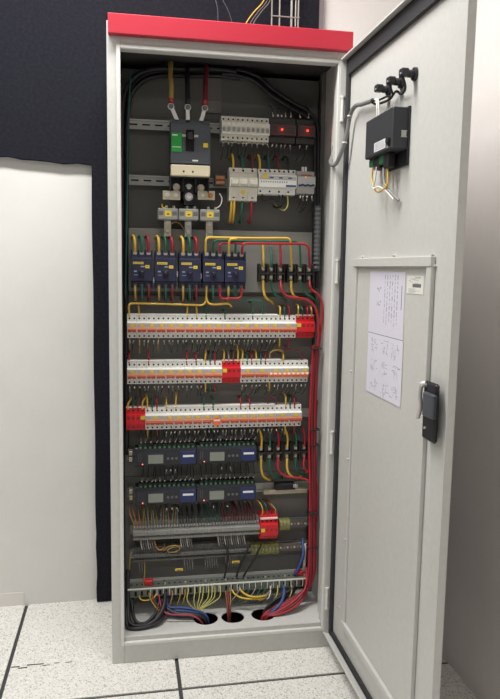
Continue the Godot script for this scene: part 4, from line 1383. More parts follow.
func build_breaker_rows() -> void:
	var b2 := make_breaker(2, false)
	var b3 := make_breaker(3, false)
	var b4 := make_breaker(4, false)
	var b2off := make_breaker(2, true)
	var b3off := make_breaker(3, true)
	var word := {2: "two-pole", 3: "three-pole", 4: "four-pole"}
	# each row: y of its foot, x of its left end, sequence of devices
	var rows := [
		["upper long row", 1.1465, 0.0536, [2, 2, 2, 2, 2, 2, 2, 2, 2, 2, 2, 2, 2, 2, 2, 2, 4, "S0"]],
		["middle long row", 0.9760, 0.0526, [2, 2, 2, 2, 2, 2, 2, 2, 4, "S0", 3, 3, "3o", "2o", "2o", "2o"]],
		["lower long row", 0.8035, 0.0480, ["S3", 4, 2, 2, 2, 2, 2, 2, 2, 2, 2, 2, 2, 2, 3, 3]],
	]
	for row in rows:
		var x: float = row[2]
		var n := 0
		for d in row[3]:
			if d is String and d.begins_with("S"):
				var sp := make_surge(int(d[1]))
				place(sp, "surge_protector", "red four-pole surge protector in the %s" % row[0], "surge protector", Vector3(x + 2 * PITCH, row[1], -0.235), "red surge protectors in the long rows")
				sp.free()
				x += 4 * PITCH
				continue
			var off: bool = d is String
			var k: int = int(d[0]) if off else d
			var proto: Node3D = (b2off if k == 2 else b3off) if off else {2: b2, 3: b3, 4: b4}[k]
			var o := place(proto, "breaker", "white %s breaker with %s toggle, %s breaker from left in the %s" % [word[k], "orange" if off else "red", ORD[n], row[0]], "circuit breaker", Vector3(x + k * PITCH / 2, row[1], -0.235), "breakers in the " + row[0])
			if row[0] == "lower long row" and n == 6:
				var s := ST()
				cyl(s, Vector3(0.002, 0.031, 0.074), Vector3(0.002, 0.031, 0.0752), 0.0155, 0.0155, 22)
				var st := part("sticker", s, "toggle_orange", o, "round orange and white sticker")
				s = ST()
				bx(s, Vector3(-0.010, 0.033, 0.0752), Vector3(0.014, 0.039, 0.0756))
				part("print", s, "label_white", st)
			x += k * PITCH
			n += 1
	for p: Node3D in [b2, b3, b4, b2off, b3off]:
		p.free()
	# comb busbars along the top of the rows
	for q in [["upper long row", 1.2300, 0.0536, 32], ["middle long row, left part", 1.0595, 0.0526, 16], ["middle long row, right part", 1.0595, 0.0526 + 24 * PITCH, 9], ["lower long row", 0.8870, 0.0480 + 8 * PITCH, 24]]:
		var t := thing("comb_busbar", "white comb busbar cover along the top of %s" % q[0], "busbar", Vector3(q[2], q[1], -0.235), "comb busbars on the long rows")
		var s := ST()
		bx(s, Vector3(0.001, 0.0, 0.018), Vector3(q[3] * PITCH - 0.001, 0.0055, 0.0475), 0.001)
		part("cover", s, "white_plastic", t)
	# feed wires from above: pole index, colour, height
	var Y := "w_yellow"
	var G := "w_green"
	var R := "w_red"
	var feed := [
		["upper long row", 1.2305, 0.0536, [[2, Y, 0.036], [12, Y, 0.032], [14, Y, 0.032], [16, G, 0.036], [20, G, 0.020], [26, G, 0.048], [32, Y, 0.034], [33, "w_teal", 0.034], [34, R, 0.034], [36, Y, 0.040], [37, "w_teal", 0.034], [38, R, 0.034], [39, "w_orange", 0.034]]],
		["middle long row", 1.0600, 0.0526, [[0, R, 0.034], [4, R, 0.036], [12, R, 0.034], [14, R, 0.026], [16, Y, 0.036], [17, "w_teal", 0.030], [18, R, 0.030], [20, Y, 0.036], [21, "w_grey", 0.030], [22, "w_brown", 0.034], [23, Y, 0.055], [24, Y, 0.036], [25, G, 0.026], [26, R, 0.028], [27, Y, 0.034], [28, G, 0.026], [29, R, 0.028], [33, Y, 0.026]]],
		["lower long row", 0.8865, 0.0480, [[0, Y, 0.034], [1, "w_teal", 0.030], [2, "w_brown", 0.034], [3, Y, 0.040], [4, Y, 0.042], [5, "w_teal", 0.030], [6, R, 0.034], [8, Y, 0.030], [10, Y, 0.046], [16, G, 0.034], [18, G, 0.028], [24, R, 0.028], [26, R, 0.028], [34, Y, 0.036], [35, "w_teal", 0.030], [36, R, 0.028]]],
	]
	var nm := {Y: "yellow", G: "green", R: "red", "w_teal": "dark green", "w_orange": "orange", "w_grey": "grey", "w_brown": "brown"}
	for row in feed:
		for f in row[3]:
			var x: float = row[2] + (f[0] + 0.5) * PITCH - 0.001
			var lean := 0.010 if (row[0] == "lower long row" and f[0] < 4) else rng.randf_range(-0.003, 0.003)
			var h: float = f[2]
			var y: float = row[1]
			wire("wire", "short %s wire entering %s pole from left of the %s from above" % [nm[f[1]], ORD[f[0]], row[0]], f[1], 0.0033, [Vector3(x, y - 0.012, -0.193), Vector3(x, y + h * 0.5, -0.190), Vector3(x + lean, y + h * 0.9, -0.200), Vector3(x + lean, y + h, -0.228), Vector3(x + lean, y + h - 0.004, -0.264)], "feed wires above the " + row[0], 7)
	wire("wire", "dark red wire arching over the right end of the middle long row", "w_dark_red", 0.0026, [Vector3(0.604, 1.075, -0.200), Vector3(0.604, 1.088, -0.192), Vector3(0.612, 1.099, -0.190), Vector3(0.640, 1.102, -0.190), Vector3(0.676, 1.099, -0.190), Vector3(0.700, 1.094, -0.190), Vector3(0.709, 1.084, -0.190), Vector3(0.711, 1.055, -0.195)])
	wire("wire", "yellow wire arching over the orange toggles of the middle long row", "w_old_yellow", 0.0028, [Vector3(0.586, 1.055, -0.195), Vector3(0.585, 1.086, -0.188), Vector3(0.594, 1.096, -0.186), Vector3(0.615, 1.100, -0.186), Vector3(0.636, 1.096, -0.195), Vector3(0.640, 1.085, -0.23)])
	wire("wire", "small dark red staple-shaped wire above the lower long row", "w_dark_red", 0.0026, [Vector3(0.581, 0.880, -0.195), Vector3(0.580, 0.909, -0.190), Vector3(0.585, 0.916, -0.190), Vector3(0.597, 0.917, -0.190), Vector3(0.608, 0.915, -0.190), Vector3(0.614, 0.909, -0.190), Vector3(0.616, 0.880, -0.195)])
	# outgoing wires under the rows
	var out := [["upper long row", 1.1475, 0.0536, 36, {32: Y, 34: R}, [33, 35]], ["middle long row", 0.9770, 0.0526, 39, {16: Y, 17: G, 18: R, 30: Y}, [19, 20, 21, 22, 23]], ["lower long row", 0.8045, 0.0480, 38, {4: "w_old_yellow", 6: "w_brown", 34: Y, 36: R}, [0, 1, 2, 3, 5, 7, 35, 37]]]
	for row in out:
		for k in row[3]:
			if k in row[5]:
				continue
			var x: float = row[2] + (k + 0.5) * PITCH
			if row[4].has(k):
				wire("wire", "thick %s wire leaving %s pole from left under the %s" % [{Y: "yellow", G: "green", R: "red", "w_old_yellow": "dull yellow", "w_brown": "brown"}[row[4][k]], ORD[k], row[0]], row[4][k], 0.0030, [Vector3(x, row[1], -0.194), Vector3(x, row[1] - 0.022, -0.192), Vector3(x + 0.001, row[1] - 0.036, -0.205), Vector3(x + 0.001, row[1] - 0.040, -0.264)], "outgoing wires under the " + row[0], 7)
			else:
				var mat := "w_thin_black"
				if row[0] == "upper long row" and k < 8 and k % 2 == 0:
					mat = "w_old_yellow"
				sleeved_wire("thin white-sleeved wire hanging below %s pole from left of the %s" % [ORD[k], row[0]], Vector3(x, row[1], -0.194), -1.0, mat, "outgoing wires under the " + row[0])
	# red cable bundle down the right side
	var base := [Vector3(0.761, 1.120, -0.172), Vector3(0.757, 1.044, -0.170), Vector3(0.755, 0.908, -0.170), Vector3(0.754, 0.810, -0.168), Vector3(0.757, 0.691, -0.166), Vector3(0.760, 0.571, -0.162), Vector3(0.760, 0.433, -0.155), Vector3(0.760, 0.315, -0.145), Vector3(0.757, 0.225, -0.135), Vector3(0.740, 0.172, -0.125), Vector3(0.700, 0.148, -0.110), Vector3(0.645, 0.130, -0.096), Vector3(0.600, 0.115, -0.088), Vector3(0.570, 0.096, -0.085), Vector3(0.558, 0.060, -0.084)]
	var off := [[-0.0125, 0.0, 0.004], [-0.005, 0.0, 0.010], [0.004, 0.0, 0.006], [0.011, 0.0, 0.002], [-0.008, 0.0, -0.008], [0.006, 0.0, -0.009]]
	for j in off.size():
		var path := []
		for i in base.size():
			var k := 1.0
			if i > 8:
				k = 0.8
			var wob := Vector3(0.0015 * sin(i * 1.3 + j * 2.0), 0, 0.001 * cos(i + j))
			var dv := Vector3(off[j][0] * k, off[j][0] * (0.9 if i >= 9 and i < 13 else 0.0), off[j][2])
			var q: Vector3 = base[i] + dv + wob
			q.x = minf(q.x, 0.782)
			path.append(q)
		if j >= 3:
			path = path.slice(2 if j == 3 else 3)
		wire("cable", "red cable of the bundle down the right side wall, %s" % ["leftmost", "left front", "right front", "rightmost", "left behind", "right behind"][j], "w_red" if j % 2 == 0 else "w_dark_red", 0.0052 if j < 4 else 0.0045, path, "red cable bundle")
	for y in [1.108, 0.795, 0.735, 0.470, 0.330]:
		var xc: float = 0.7585 if y > 0.6 else 0.760
		var t := thing("cable_tie", "black cable tie round the red bundle, at %s" % {1.108: "middle long row's top", 0.795: "lower long row's foot", 0.735: "upper control modules", 0.470: "upper terminal strip", 0.330: "lower terminal strip"}[y], "cable tie", Vector3(xc, y, -0.166 + (0.014 if y < 0.5 else 0.0)), "ties on the red bundle")
		var s := ST()
		box(s, Vector3(0, 0, 0), Vector3(0.040, 0.005, 0.036), 0.002)
		part("band", s, "dark", t)
		s = ST()
		box(s, Vector3(-0.004, 0, 0.019), Vector3(0.007, 0.006, 0.005), 0.001)
		part("head", s, "dark", t)

# ------------------------------------------------------------------ monitoring modules
func build_controllers() -> void:
	var p := Node3D.new()
	var w := 0.2265
	var s := ST()
	along_x(s, [Vector2(0, 0), Vector2(0, 0.050), Vector2(0.010, 0.050), Vector2(0.012, 0.072), Vector2(0.062, 0.074), Vector2(0.068, 0.050), Vector2(0.072, 0.046), Vector2(0.072, 0)], 0, w)
	part("case", s, "module", p)
	s = ST()
	bx(s, Vector3(0.166, 0.014, 0.070), Vector3(w - 0.003, 0.060, 0.0748), 0.0006)
	var bl := part("brand_panel", s, "module_blue", p, "blue panel")
	s = ST()
	bx(s, Vector3(0.176, 0.039, 0.0748), Vector3(0.216, 0.047, 0.0752))
	part("logo", s, "label_white", bl)
	s = ST()
	bx(s, Vector3(0.044, 0.015, 0.0715), Vector3(0.106, 0.054, 0.0750), 0.0008)
	part("bezel", s, "module", p)
	s = ST()
	bx(s, Vector3(0.048, 0.018, 0.0748), Vector3(0.103, 0.051, 0.0755))
	part("display", s, "lcd", p, "grey display window")
	for k in 3:
		s = ST()
		cyl(s, Vector3(0.121 + k * 0.0155, 0.035, 0.072), Vector3(0.121 + k * 0.0155, 0.035, 0.0765), 0.0052, 0.0046, 14)
		part("button", s, "terminal_dark", p)
	s = ST()
	bx(s, Vector3(0.012, 0.026, 0.072), Vector3(0.014, 0.056, 0.0745))
	bx(s, Vector3(0.020, 0.026, 0.072), Vector3(0.022, 0.056, 0.0745))
	part("print", s, "print_dark", p)
	s = ST()
	cyl(s, Vector3(0.027, 0.016, 0.073), Vector3(0.027, 0.016, 0.0755), 0.0022, 0.002, 8)
	part("indicator_lamp", s, "led_small", p)
	for k in 12:
		var x := 0.012 + k * 0.0178
		s = ST()
		bx(s, Vector3(x, 0.066, 0.022), Vector3(x + 0.0160, 0.084, 0.050), 0.001)
		var tm := part("plug", s, "plug_dark", p)
		s = ST()
		cyl(s, Vector3(x + 0.008, 0.072, 0.050), Vector3(x + 0.008, 0.072, 0.0512), 0.0046, 0.0042, 10)
		part("screw", s, "green_terminal", tm)
	var at := [[0.080, 0.663, "upper left"], [0.309, 0.666, "upper right"], [0.080, 0.514, "lower left"], [0.309, 0.515, "lower right"]]
	for q in at:
		place(p, "monitor_module", "dark monitoring module with grey display and blue end panel, %s of the four" % q[2], "control module", Vector3(q[0], q[1], -0.235), "monitoring modules")
		for k in 12:
			var x: float = q[0] + 0.020 + k * 0.0178
			sleeved_wire("white-sleeved wire on the %s monitoring module's green plugs, %s from left" % [q[2], ORD[k]], Vector3(x, q[1] + 0.081, -0.196), 1.0, "w_thin_black", "wires on the monitoring modules", 0.005)
	p.free()
	# loose white-sleeved wires under the upper modules and end clamps
	for k in 3:
		sleeved_wire("white-sleeved wire hanging under the upper left monitoring module, %s from left" % ORD[k], Vector3(0.196 + k * 0.017, 0.660, -0.190), -1.0, "w_thin_black", "wires under the modules", 0.004)
		sleeved_wire("white-sleeved wire hanging under the lower left monitoring module, %s from left" % ORD[k], Vector3(0.196 + k * 0.017, 0.512, -0.185), -1.0, "w_thin_black", "wires under the modules", 0.004)
	for k in 2:
		sleeved_wire("white-sleeved wire hanging under the upper right monitoring module, %s from left" % ORD[k], Vector3(0.404 + k * 0.03, 0.662, -0.190), -1.0, "w_thin_black", "wires under the modules", 0.004)
		sleeved_wire("white-sleeved wire hanging under the lower right monitoring module, %s from left" % ORD[k], Vector3(0.376 + k * 0.045, 0.512, -0.185), -1.0, "w_thin_black", "wires under the modules", 0.004)
	for q in [[0.679, "upper"], [0.531, "lower"]]:
		var t := thing("end_clamp", "tan end clamp left of the %s monitoring modules" % q[1], "clamp", Vector3(0.064, q[0], -0.235), "tan end clamps")
		s = ST()
		box(s, Vector3(0, 0.024, 0.022), Vector3(0.020, 0.050, 0.044), 0.002)
		part("block", s, "terminal_dark", t)
		s = ST()
		box(s, Vector3(0, 0.036, 0.046), Vector3(0.012, 0.016, 0.006), 0.001)
		box(s, Vector3(0, 0.012, 0.046), Vector3(0.012, 0.016, 0.006), 0.001)
		part("screw_plate", s, "brass", t)
	# small brass bar strip right of the lower modules
	var t := thing("neutral_bar", "short tan terminal bar with dark holder right of the lower monitoring modules", "terminal bar", Vector3(0.575, 0.528, -0.235))
	s = ST()
	bx(s, Vector3(0.0, 0.0, 0.0), Vector3(0.175, 0.016, 0.030), 0.001)
	part("base", s, "brass", t)
	for k in 14:
		s = ST()
		cyl(s, Vector3(0.010 + k * 0.012, 0.008, 0.030), Vector3(0.010 + k * 0.012, 0.008, 0.0325), 0.004, 0.0035, 8)
		part("screw", s, "zinc", t)
	s = ST()
	bx(s, Vector3(0.045, 0.016, 0.0), Vector3(0.125, 0.042, 0.034), 0.003)
	part("holder", s, "dark", t)
	s = ST()
	for k in 3:
		box(s, Vector3(0.118 + k * 0.006, 0.034, 0.040), Vector3(0.003, 0.014, 0.004), 0.0005)
	part("marker", s, "label_white", t)

# ------------------------------------------------------------------ terminal strips
func build_terminal_strips() -> void:
	var p := Node3D.new()
	var pw := 0.0108
	var s := ST()
	along_x(s, [Vector2(0, 0), Vector2(0, 0.036), Vector2(0.008, 0.058), Vector2(0.017, 0.060), Vector2(0.019, 0.050), Vector2(0.025, 0.050), Vector2(0.027, 0.062), Vector2(0.040, 0.062), Vector2(0.046, 0.040), Vector2(0.072, 0.026), Vector2(0.072, 0)], 0.0003, pw - 0.0006)
	part("body", s, "terminal_grey", p)
	s = ST()
	bx(s, Vector3(0.002, 0.048, 0.034), Vector3(pw - 0.002, 0.058, 0.043), 0.0005)
	part("marker", s, "grey_plastic", p)
	var p2 := Node3D.new()
	s = ST()
	along_x(s, [Vector2(0, 0), Vector2(0, 0.036), Vector2(0.006, 0.052), Vector2(0.014, 0.054), Vector2(0.016, 0.044), Vector2(0.021, 0.044), Vector2(0.023, 0.056), Vector2(0.032, 0.056), Vector2(0.036, 0.034), Vector2(0.052, 0.024), Vector2(0.052, 0)], 0.0003, pw - 0.0006)
	part("body", s, "terminal_dark", p2)
	for k in 45:
		place(p, "terminal", "grey rail terminal in the upper terminal strip, %s from left" % ORD[k], "terminal", Vector3(0.071 + k * pw, 0.372, -0.235), "upper terminal strip")
	for k in 42:
		place(p2, "terminal", "dark grey rail terminal in the lower terminal strip, %s from left" % ORD[k], "terminal", Vector3(0.070 + k * pw, 0.286, -0.235), "lower terminal strip")
	p.free()
	p2.free()
	# earth terminals right of both strips
	var e := Node3D.new()
	s = ST()
	along_x(s, [Vector2(0, 0), Vector2(0, 0.030), Vector2(0.010, 0.036), Vector2(0.030, 0.036), Vector2(0.040, 0.028), Vector2(0.040, 0)], 0.0005, 0.0135)
	part("body", s, "green_yellow", e)
	s = ST()
	cyl(s, Vector3(0.007, 0.024, 0.036), Vector3(0.007, 0.024, 0.038), 0.0035, 0.003, 8)
	part("screw", s, "zinc", e)
	for k in 8:
		place(e, "earth_terminal", "green-yellow earth terminal right of the lower terminal strip, %s from left" % ORD[k], "terminal", Vector3(0.526 + k * 0.0142, 0.284, -0.235), "lower earth terminals")
	for k in 3:
		place(e, "earth_terminal", "green-yellow earth terminal beside the small red surge protector, %s from left" % ORD[k], "terminal", Vector3(0.640 + k * 0.0142, 0.380, -0.235), "upper earth terminals")
	e.free()
	for q in [[0.684, 0.380, 5, "upper"], [0.642, 0.284, 7, "lower"]]:
		var t := thing("terminal_bar", "dull metal terminal bar at right end of the %s terminal strip's rail" % q[3], "terminal bar", Vector3(q[0], q[1], -0.235), "metal terminal bars")
		s = ST()
		bx(s, Vector3(0, 0.004, 0), Vector3(q[2] * 0.014, 0.036, 0.022), 0.001)
		part("base", s, "terminal_dark", t)
		for k in q[2]:
			s = ST()
			cyl(s, Vector3(0.007 + k * 0.014, 0.020, 0.022), Vector3(0.007 + k * 0.014, 0.020, 0.025), 0.0042, 0.0038, 8)
			part("screw", s, "steel" if k % 2 == 0 else "copper", t)
	# small red surge protector
	var t := thing("surge_protector", "small red surge protector at the right end of the upper terminal strip", "surge protector", Vector3(0.5925, 0.357, -0.235))
	s = ST()
	for k in 4:
		var x := -0.0345 + k * 0.01725
		along_x(s, [Vector2(0, 0), Vector2(0, 0.050), Vector2(0.016, 0.050), Vector2(0.019, 0.068), Vector2(0.062, 0.068), Vector2(0.066, 0.054), Vector2(0.098, 0.050), Vector2(0.098, 0)], x + 0.0002, x + 0.0170)
	part("body", s, "red_body", t)
	s = ST()
	bx(s, Vector3(-0.0345, 0.080, 0.030), Vector3(0.0345, 0.087, 0.0575), 0.001)
	part("top_edge", s, "pink_edge", t, "pale top edge strip")
	for k in 4:
		var x := -0.0345 + (k + 0.5) * 0.01725
		s = ST()
		cyl(s, Vector3(x, 0.073, 0.050), Vector3(x, 0.073, 0.0545), 0.0036, 0.0036, 10)
		part("terminal_screw", s, "hole", t)
		s = ST()
		cyl(s, Vector3(x, 0.008, 0.050), Vector3(x, 0.008, 0.0508), 0.003, 0.003, 8)
		part("terminal_screw", s, "red_window", t)
		s = ST()
		if k == 0:
			bx(s, Vector3(x - 0.007, 0.034, 0.068), Vector3(x + 0.008, 0.048, 0.0688))
			part("yellow_label", s, "yellow_mark", t)
		else:
			bx(s, Vector3(x - 0.003, 0.036, 0.068), Vector3(x + 0.003, 0.046, 0.0685))
			part("window", s, "red_window", t)
	var sc := [["w_yellow", "yellow"], ["w_teal", "dark green"], ["w_dark_red", "dark red"], ["w_old_yellow", "dull yellow"]]
	for k in 4:
		var x := 0.5925 - 0.0345 + (k + 0.5) * 0.01725
		wire("wire", "%s wire arching out of the small red surge protector's top" % sc[k][1], sc[k][0], 0.0026, [Vector3(x, 0.445, -0.190), Vector3(x + 0.001, 0.470, -0.184), Vector3(x - 0.003, 0.490 - 0.012 * int(k == 3), -0.188), Vector3(x - 0.014, 0.500 - 0.012 * int(k == 3), -0.215), Vector3(x - 0.02, 0.49, -0.262)], "wires on the small surge protector", 7)
	# wires into the upper strip, by colour
	for k in 44:
		var x := 0.071 + (k + 0.5) * pw
		var m := "w_old_yellow"
		var cn := "dull yellow"
		var h := rng.randf_range(0.042, 0.058)
		if k < 3:
			m = "w_orange"
			cn = "orange"
		elif k >= 16 and k < 24:
			m = "w_thin_black"
			cn = "black"
			h *= 0.75
		elif k >= 24 and k < 31:
			m = "w_teal"
			cn = "dark green"
			h *= 0.8
		elif k >= 31:
			m = "w_dark_red"
			cn = "dark red"
			h *= 0.85
		if k < 16 and k % 2 == 1 and k > 4:
			m = "w_grey"
			cn = "grey"
		var lean := rng.randf_range(-0.006, 0.006) - (0.012 if k < 2 else 0.0)
		fine_wire(m, 0.0021, [Vector3(x, 0.424, -0.197), Vector3(x + lean * 0.3, 0.446, -0.192), Vector3(x + lean, 0.440 + h * 0.7, -0.198), Vector3(x + lean * 1.4, 0.440 + h, -0.225), Vector3(x + lean * 1.4, 0.440 + h, -0.262)])
	# clusters of pale wires below both strips
	var groups := [[0.100, 6, 0.0085], [0.250, 6, 0.008], [0.395, 13, 0.0085]]
	var n := 0
	for g in groups:
		for k in g[1]:
			var x: float = g[0] + k * g[2]
			fine_wire("w_grey" if k % 3 else "w_white", 0.0019, [Vector3(x, 0.376, -0.200), Vector3(x + 0.001, 0.358, -0.192), Vector3(x + 0.005, 0.338, -0.194), Vector3(x + 0.007, 0.328, -0.215), Vector3(x + 0.007, 0.330, -0.262)])
			n += 1
	n = 0
	for g in [[0.092, 3, 0.010], [0.265, 4, 0.010], [0.345, 6, 0.009], [0.425, 6, 0.009]]:
		for k in g[1]:
			var x: float = g[0] + k * g[2]
			fine_wire("w_grey", 0.0019, [Vector3(x, 0.290, -0.200), Vector3(x + 0.001, 0.274, -0.194), Vector3(x + 0.003, 0.252, -0.196), Vector3(x + 0.004, 0.232, -0.215), Vector3(x + 0.004, 0.228, -0.262)])
			n += 1
	wire("wire", "old yellow wire coiled in a tangle between the two terminal strips", "w_old_yellow", 0.0022, [Vector3(0.185, 0.330, -0.186), Vector3(0.205, 0.350, -0.176), Vector3(0.235, 0.352, -0.174), Vector3(0.246, 0.338, -0.176), Vector3(0.224, 0.326, -0.178), Vector3(0.200, 0.332, -0.176), Vector3(0.214, 0.345, -0.174), Vector3(0.250, 0.348, -0.180)])
	wire("wire", "orange wire tucked under the left part of upper terminal strip", "w_orange", 0.0022, [Vector3(0.150, 0.370, -0.192), Vector3(0.158, 0.345, -0.186), Vector3(0.172, 0.334, -0.184), Vector3(0.186, 0.340, -0.190), Vector3(0.19, 0.35, -0.21)])
	wire("wire", "yellow wire leaning along the left end of the terminal strips", "w_old_yellow", 0.0024, [Vector3(0.062, 0.330, -0.190), Vector3(0.058, 0.290, -0.186), Vector3(0.054, 0.240, -0.186), Vector3(0.052, 0.205, -0.180)])
	wire("wire", "yellow wire dropping from lower terminal strip's left end to perforated bar", "w_old_yellow", 0.0024, [Vector3(0.113, 0.286, -0.196), Vector3(0.114, 0.260, -0.186), Vector3(0.112, 0.230, -0.180), Vector3(0.110, 0.208, -0.172)])
	for q in [[0.232, 0.244, "left"], [0.452, 0.262, "right"]]:
		t = thing("marker_tag", "small yellow marker tag on the wires under the lower terminal strip, %s one" % q[2], "tag", Vector3(q[0], q[1], -0.188), "yellow marker tags")
		s = ST()
		box(s, Vector3(0.013, 0.005, 0), Vector3(0.030, 0.010, 0.004), 0.001)
		part("card", s, "yellow_mark", t)
		s = ST()
		bx(s, Vector3(0.004, 0.003, 0.002), Vector3(0.022, 0.006, 0.0024))
		part("print", s, "print_dark", t)
	# black cables crossing down to the bar, blue cable at right
	var lp := [["left", [Vector3(0.416, 0.350, -0.172), Vector3(0.429, 0.322, -0.158), Vector3(0.423, 0.250, -0.162), Vector3(0.418, 0.212, -0.172)]], ["right", [Vector3(0.565, 0.345, -0.172), Vector3(0.540, 0.300, -0.160), Vector3(0.505, 0.240, -0.162), Vector3(0.493, 0.212, -0.172)]], ["middle", [Vector3(0.517, 0.345, -0.172), Vector3(0.499, 0.310, -0.160), Vector3(0.472, 0.245, -0.162), Vector3(0.466, 0.212, -0.172)]]]
	for q in lp:
		wire("cable", "black cable crossing the lower terminal strip down to the perforated bar, %s of three" % q[0], "w_black", 0.004, q[1], "black cables over the lower strip")
	wire("cable", "blue cable slanting down to the right end of perforated bar", "w_blue", 0.0065, [Vector3(0.742, 0.330, -0.225), Vector3(0.733, 0.283, -0.180), Vector3(0.713, 0.240, -0.165), Vector3(0.699, 0.212, -0.165), Vector3(0.694, 0.19, -0.21)])
	wire("cable", "white cable beside blue cable at the lower right wall", "w_white", 0.005, [Vector3(0.748, 0.320, -0.205), Vector3(0.744, 0.280, -0.195), Vector3(0.742, 0.235, -0.190), Vector3(0.741, 0.200, -0.20)])

# ------------------------------------------------------------------ perforated bar and floor cables
func build_floor_cables() -> void:
	var t := thing("support_bar", "perforated zinc support bar across the cabinet bottom above the cable holes", "support bar", Vector3(0.050, 0.172, -0.200))
	var s := ST()
	along_x(s, [Vector2(0.033, 0.0), Vector2(0.033, 0.060), Vector2(0.0, 0.060), Vector2(0.0, 0.0575), Vector2(0.0305, 0.0575), Vector2(0.0305, 0.0)], 0.0, 0.703)
	part("channel", s, "bar_zinc", t)
	s = ST()
	bx(s, Vector3(0.0, 0.0305, 0.0590), Vector3(0.703, 0.0360, 0.0640), 0.0008)
	part("front_lip", s, "bright_zinc", t)
	s = ST()
	bx(s, Vector3(0.0, 0.0305, -0.002), Vector3(0.703, 0.044, 0.001), 0.0005)
	part("rear_lip", s, "rail_zinc", t)
	for x in [0.0, 0.697]:
		s = ST()
		bx(s, Vector3(x, 0.0, -0.068), Vector3(x + 0.006, 0.033, 0.0))
		part("bracket", s, "zinc", t)
	for k in 34:
		s = ST()
		cyl(s, Vector3(0.014 + k * 0.0204, 0.033, 0.026), Vector3(0.014 + k * 0.0204, 0.0334, 0.026), 0.0045, 0.0045, 10)
		part("hole", s, "hole", t)
	for k in 30:
		s = ST()
		bx(s, Vector3(0.026 + k * 0.0228, 0.006, 0.060), Vector3(0.034 + k * 0.0228, 0.024, 0.0604))
		part("slot", s, "hole", t)
	for k in 26:
		if k in [6, 12]:
			continue
		s = ST()
		bx(s, Vector3(0.084 + k * 0.0235, 0.004, 0.0600), Vector3(0.0870 + k * 0.0235, 0.036, 0.0660), 0.0008)
		part("saddle", s, "bright_zinc", t)
	for k in 9:
		s = ST()
		cyl(s, Vector3(0.062 + k * 0.078, 0.033, 0.032), Vector3(0.062 + k * 0.078, 0.038, 0.032), 0.004, 0.0035, 8)
		part("screw", s, "steel", t)
	for q in [[0.128, "left"], [0.715, "right"]]:
		t = thing("tape_flag", "red tape flag on top of the perforated bar, at its %s" % q[1], "tape", Vector3(q[0], 0.2055, -0.172), "red tape flags")
		s = ST()
		box(s, Vector3(0, 0.010, 0), Vector3(0.034, 0.020, 0.022), 0.003)
		part("tape", s, "tape_red", t)
	# green-yellow earth wires from the bar into the left hole
	var sx := [0.274, 0.300, 0.319, 0.331, 0.352, 0.365, 0.376, 0.397]
	for i in sx.size():
		var x: float = sx[i]
		var ex := 0.292 + i * 0.0035
		wire("wire", "green-yellow earth wire arching from perforated bar into the left floor hole, %s from left" % ORD[i], "w_green_yellow", 0.0021, [Vector3(x + 0.002, 0.206, -0.150), Vector3(x + 0.001, 0.188, -0.126), Vector3(x - 0.004, 0.166, -0.112), Vector3(lerpf(x, ex, 0.5), 0.145, -0.104), Vector3(ex + 0.010, 0.128, -0.098), Vector3(ex + 0.024, 0.112 , -0.090), Vector3(ex + 0.036, 0.075, -0.088)], "earth wires into the left hole", 6)
	# left corner: black loops, blue bundle, pink wire
	wire("cable", "thick black cable looping down in the lower left corner", "w_black", 0.0085, [Vector3(0.051, 0.260, -0.190), Vector3(0.051, 0.200, -0.150), Vector3(0.052, 0.145, -0.110), Vector3(0.060, 0.114, -0.062), Vector3(0.095, 0.109, -0.048), Vector3(0.141, 0.120, -0.050), Vector3(0.172, 0.142, -0.075), Vector3(0.186, 0.165, -0.110), Vector3(0.190, 0.190, -0.160), Vector3(0.188, 0.2, -0.21)], "", 10)
	wire("cable", "second black cable looping inside the thick loop, lower left corner", "w_black", 0.0065, [Vector3(0.070, 0.190, -0.190), Vector3(0.066, 0.150, -0.130), Vector3(0.078, 0.118, -0.072), Vector3(0.110, 0.110, -0.062), Vector3(0.146, 0.126, -0.085), Vector3(0.166, 0.155, -0.125), Vector3(0.17, 0.172, -0.17)], "", 10)
	wire("cable", "black cable lying flat towards the front sill, lower left corner", "w_black", 0.0070, [Vector3(0.046, 0.220, -0.205), Vector3(0.044, 0.150, -0.120), Vector3(0.050, 0.110, -0.050), Vector3(0.074, 0.107, -0.036), Vector3(0.120, 0.108, -0.040), Vector3(0.165, 0.116, -0.058), Vector3(0.188, 0.130, -0.100)], "", 10)
	for i in 3:
		wire("cable", "blue cable dropping behind the bar and into the left floor hole, %s" % ["upper", "middle", "lower"][i], "w_blue", 0.0055, [Vector3(0.216, 0.196, -0.240), Vector3(0.212, 0.176, -0.190), Vector3(0.197, 0.154, -0.142), Vector3(0.202, 0.138 - i * 0.009, -0.118 + i * 0.008), Vector3(0.243, 0.136 - i * 0.009, -0.110 + i * 0.008), Vector3(0.299, 0.128 - i * 0.008, -0.100 + i * 0.006), Vector3(0.340, 0.108 - i * 0.006, -0.088), Vector3(0.350, 0.070, -0.086)], "blue cables into the left hole")
	wire("cable", "fat black cable running along floor plate into the left hole", "w_black", 0.0105, [Vector3(0.175, 0.190, -0.200), Vector3(0.182, 0.140, -0.135), Vector3(0.225, 0.120, -0.100), Vector3(0.285, 0.117, -0.086), Vector3(0.328, 0.104, -0.080), Vector3(0.345, 0.065, -0.082)], "", 10)
	wire("wire", "pink-red wire running along floor plate into the left hole", "w_pink", 0.0034, [Vector3(0.163, 0.190, -0.170), Vector3(0.172, 0.155, -0.100), Vector3(0.190, 0.136, -0.078), Vector3(0.241, 0.128, -0.072), Vector3(0.285, 0.125, -0.066), Vector3(0.315, 0.105, -0.064), Vector3(0.33, 0.07, -0.07)])
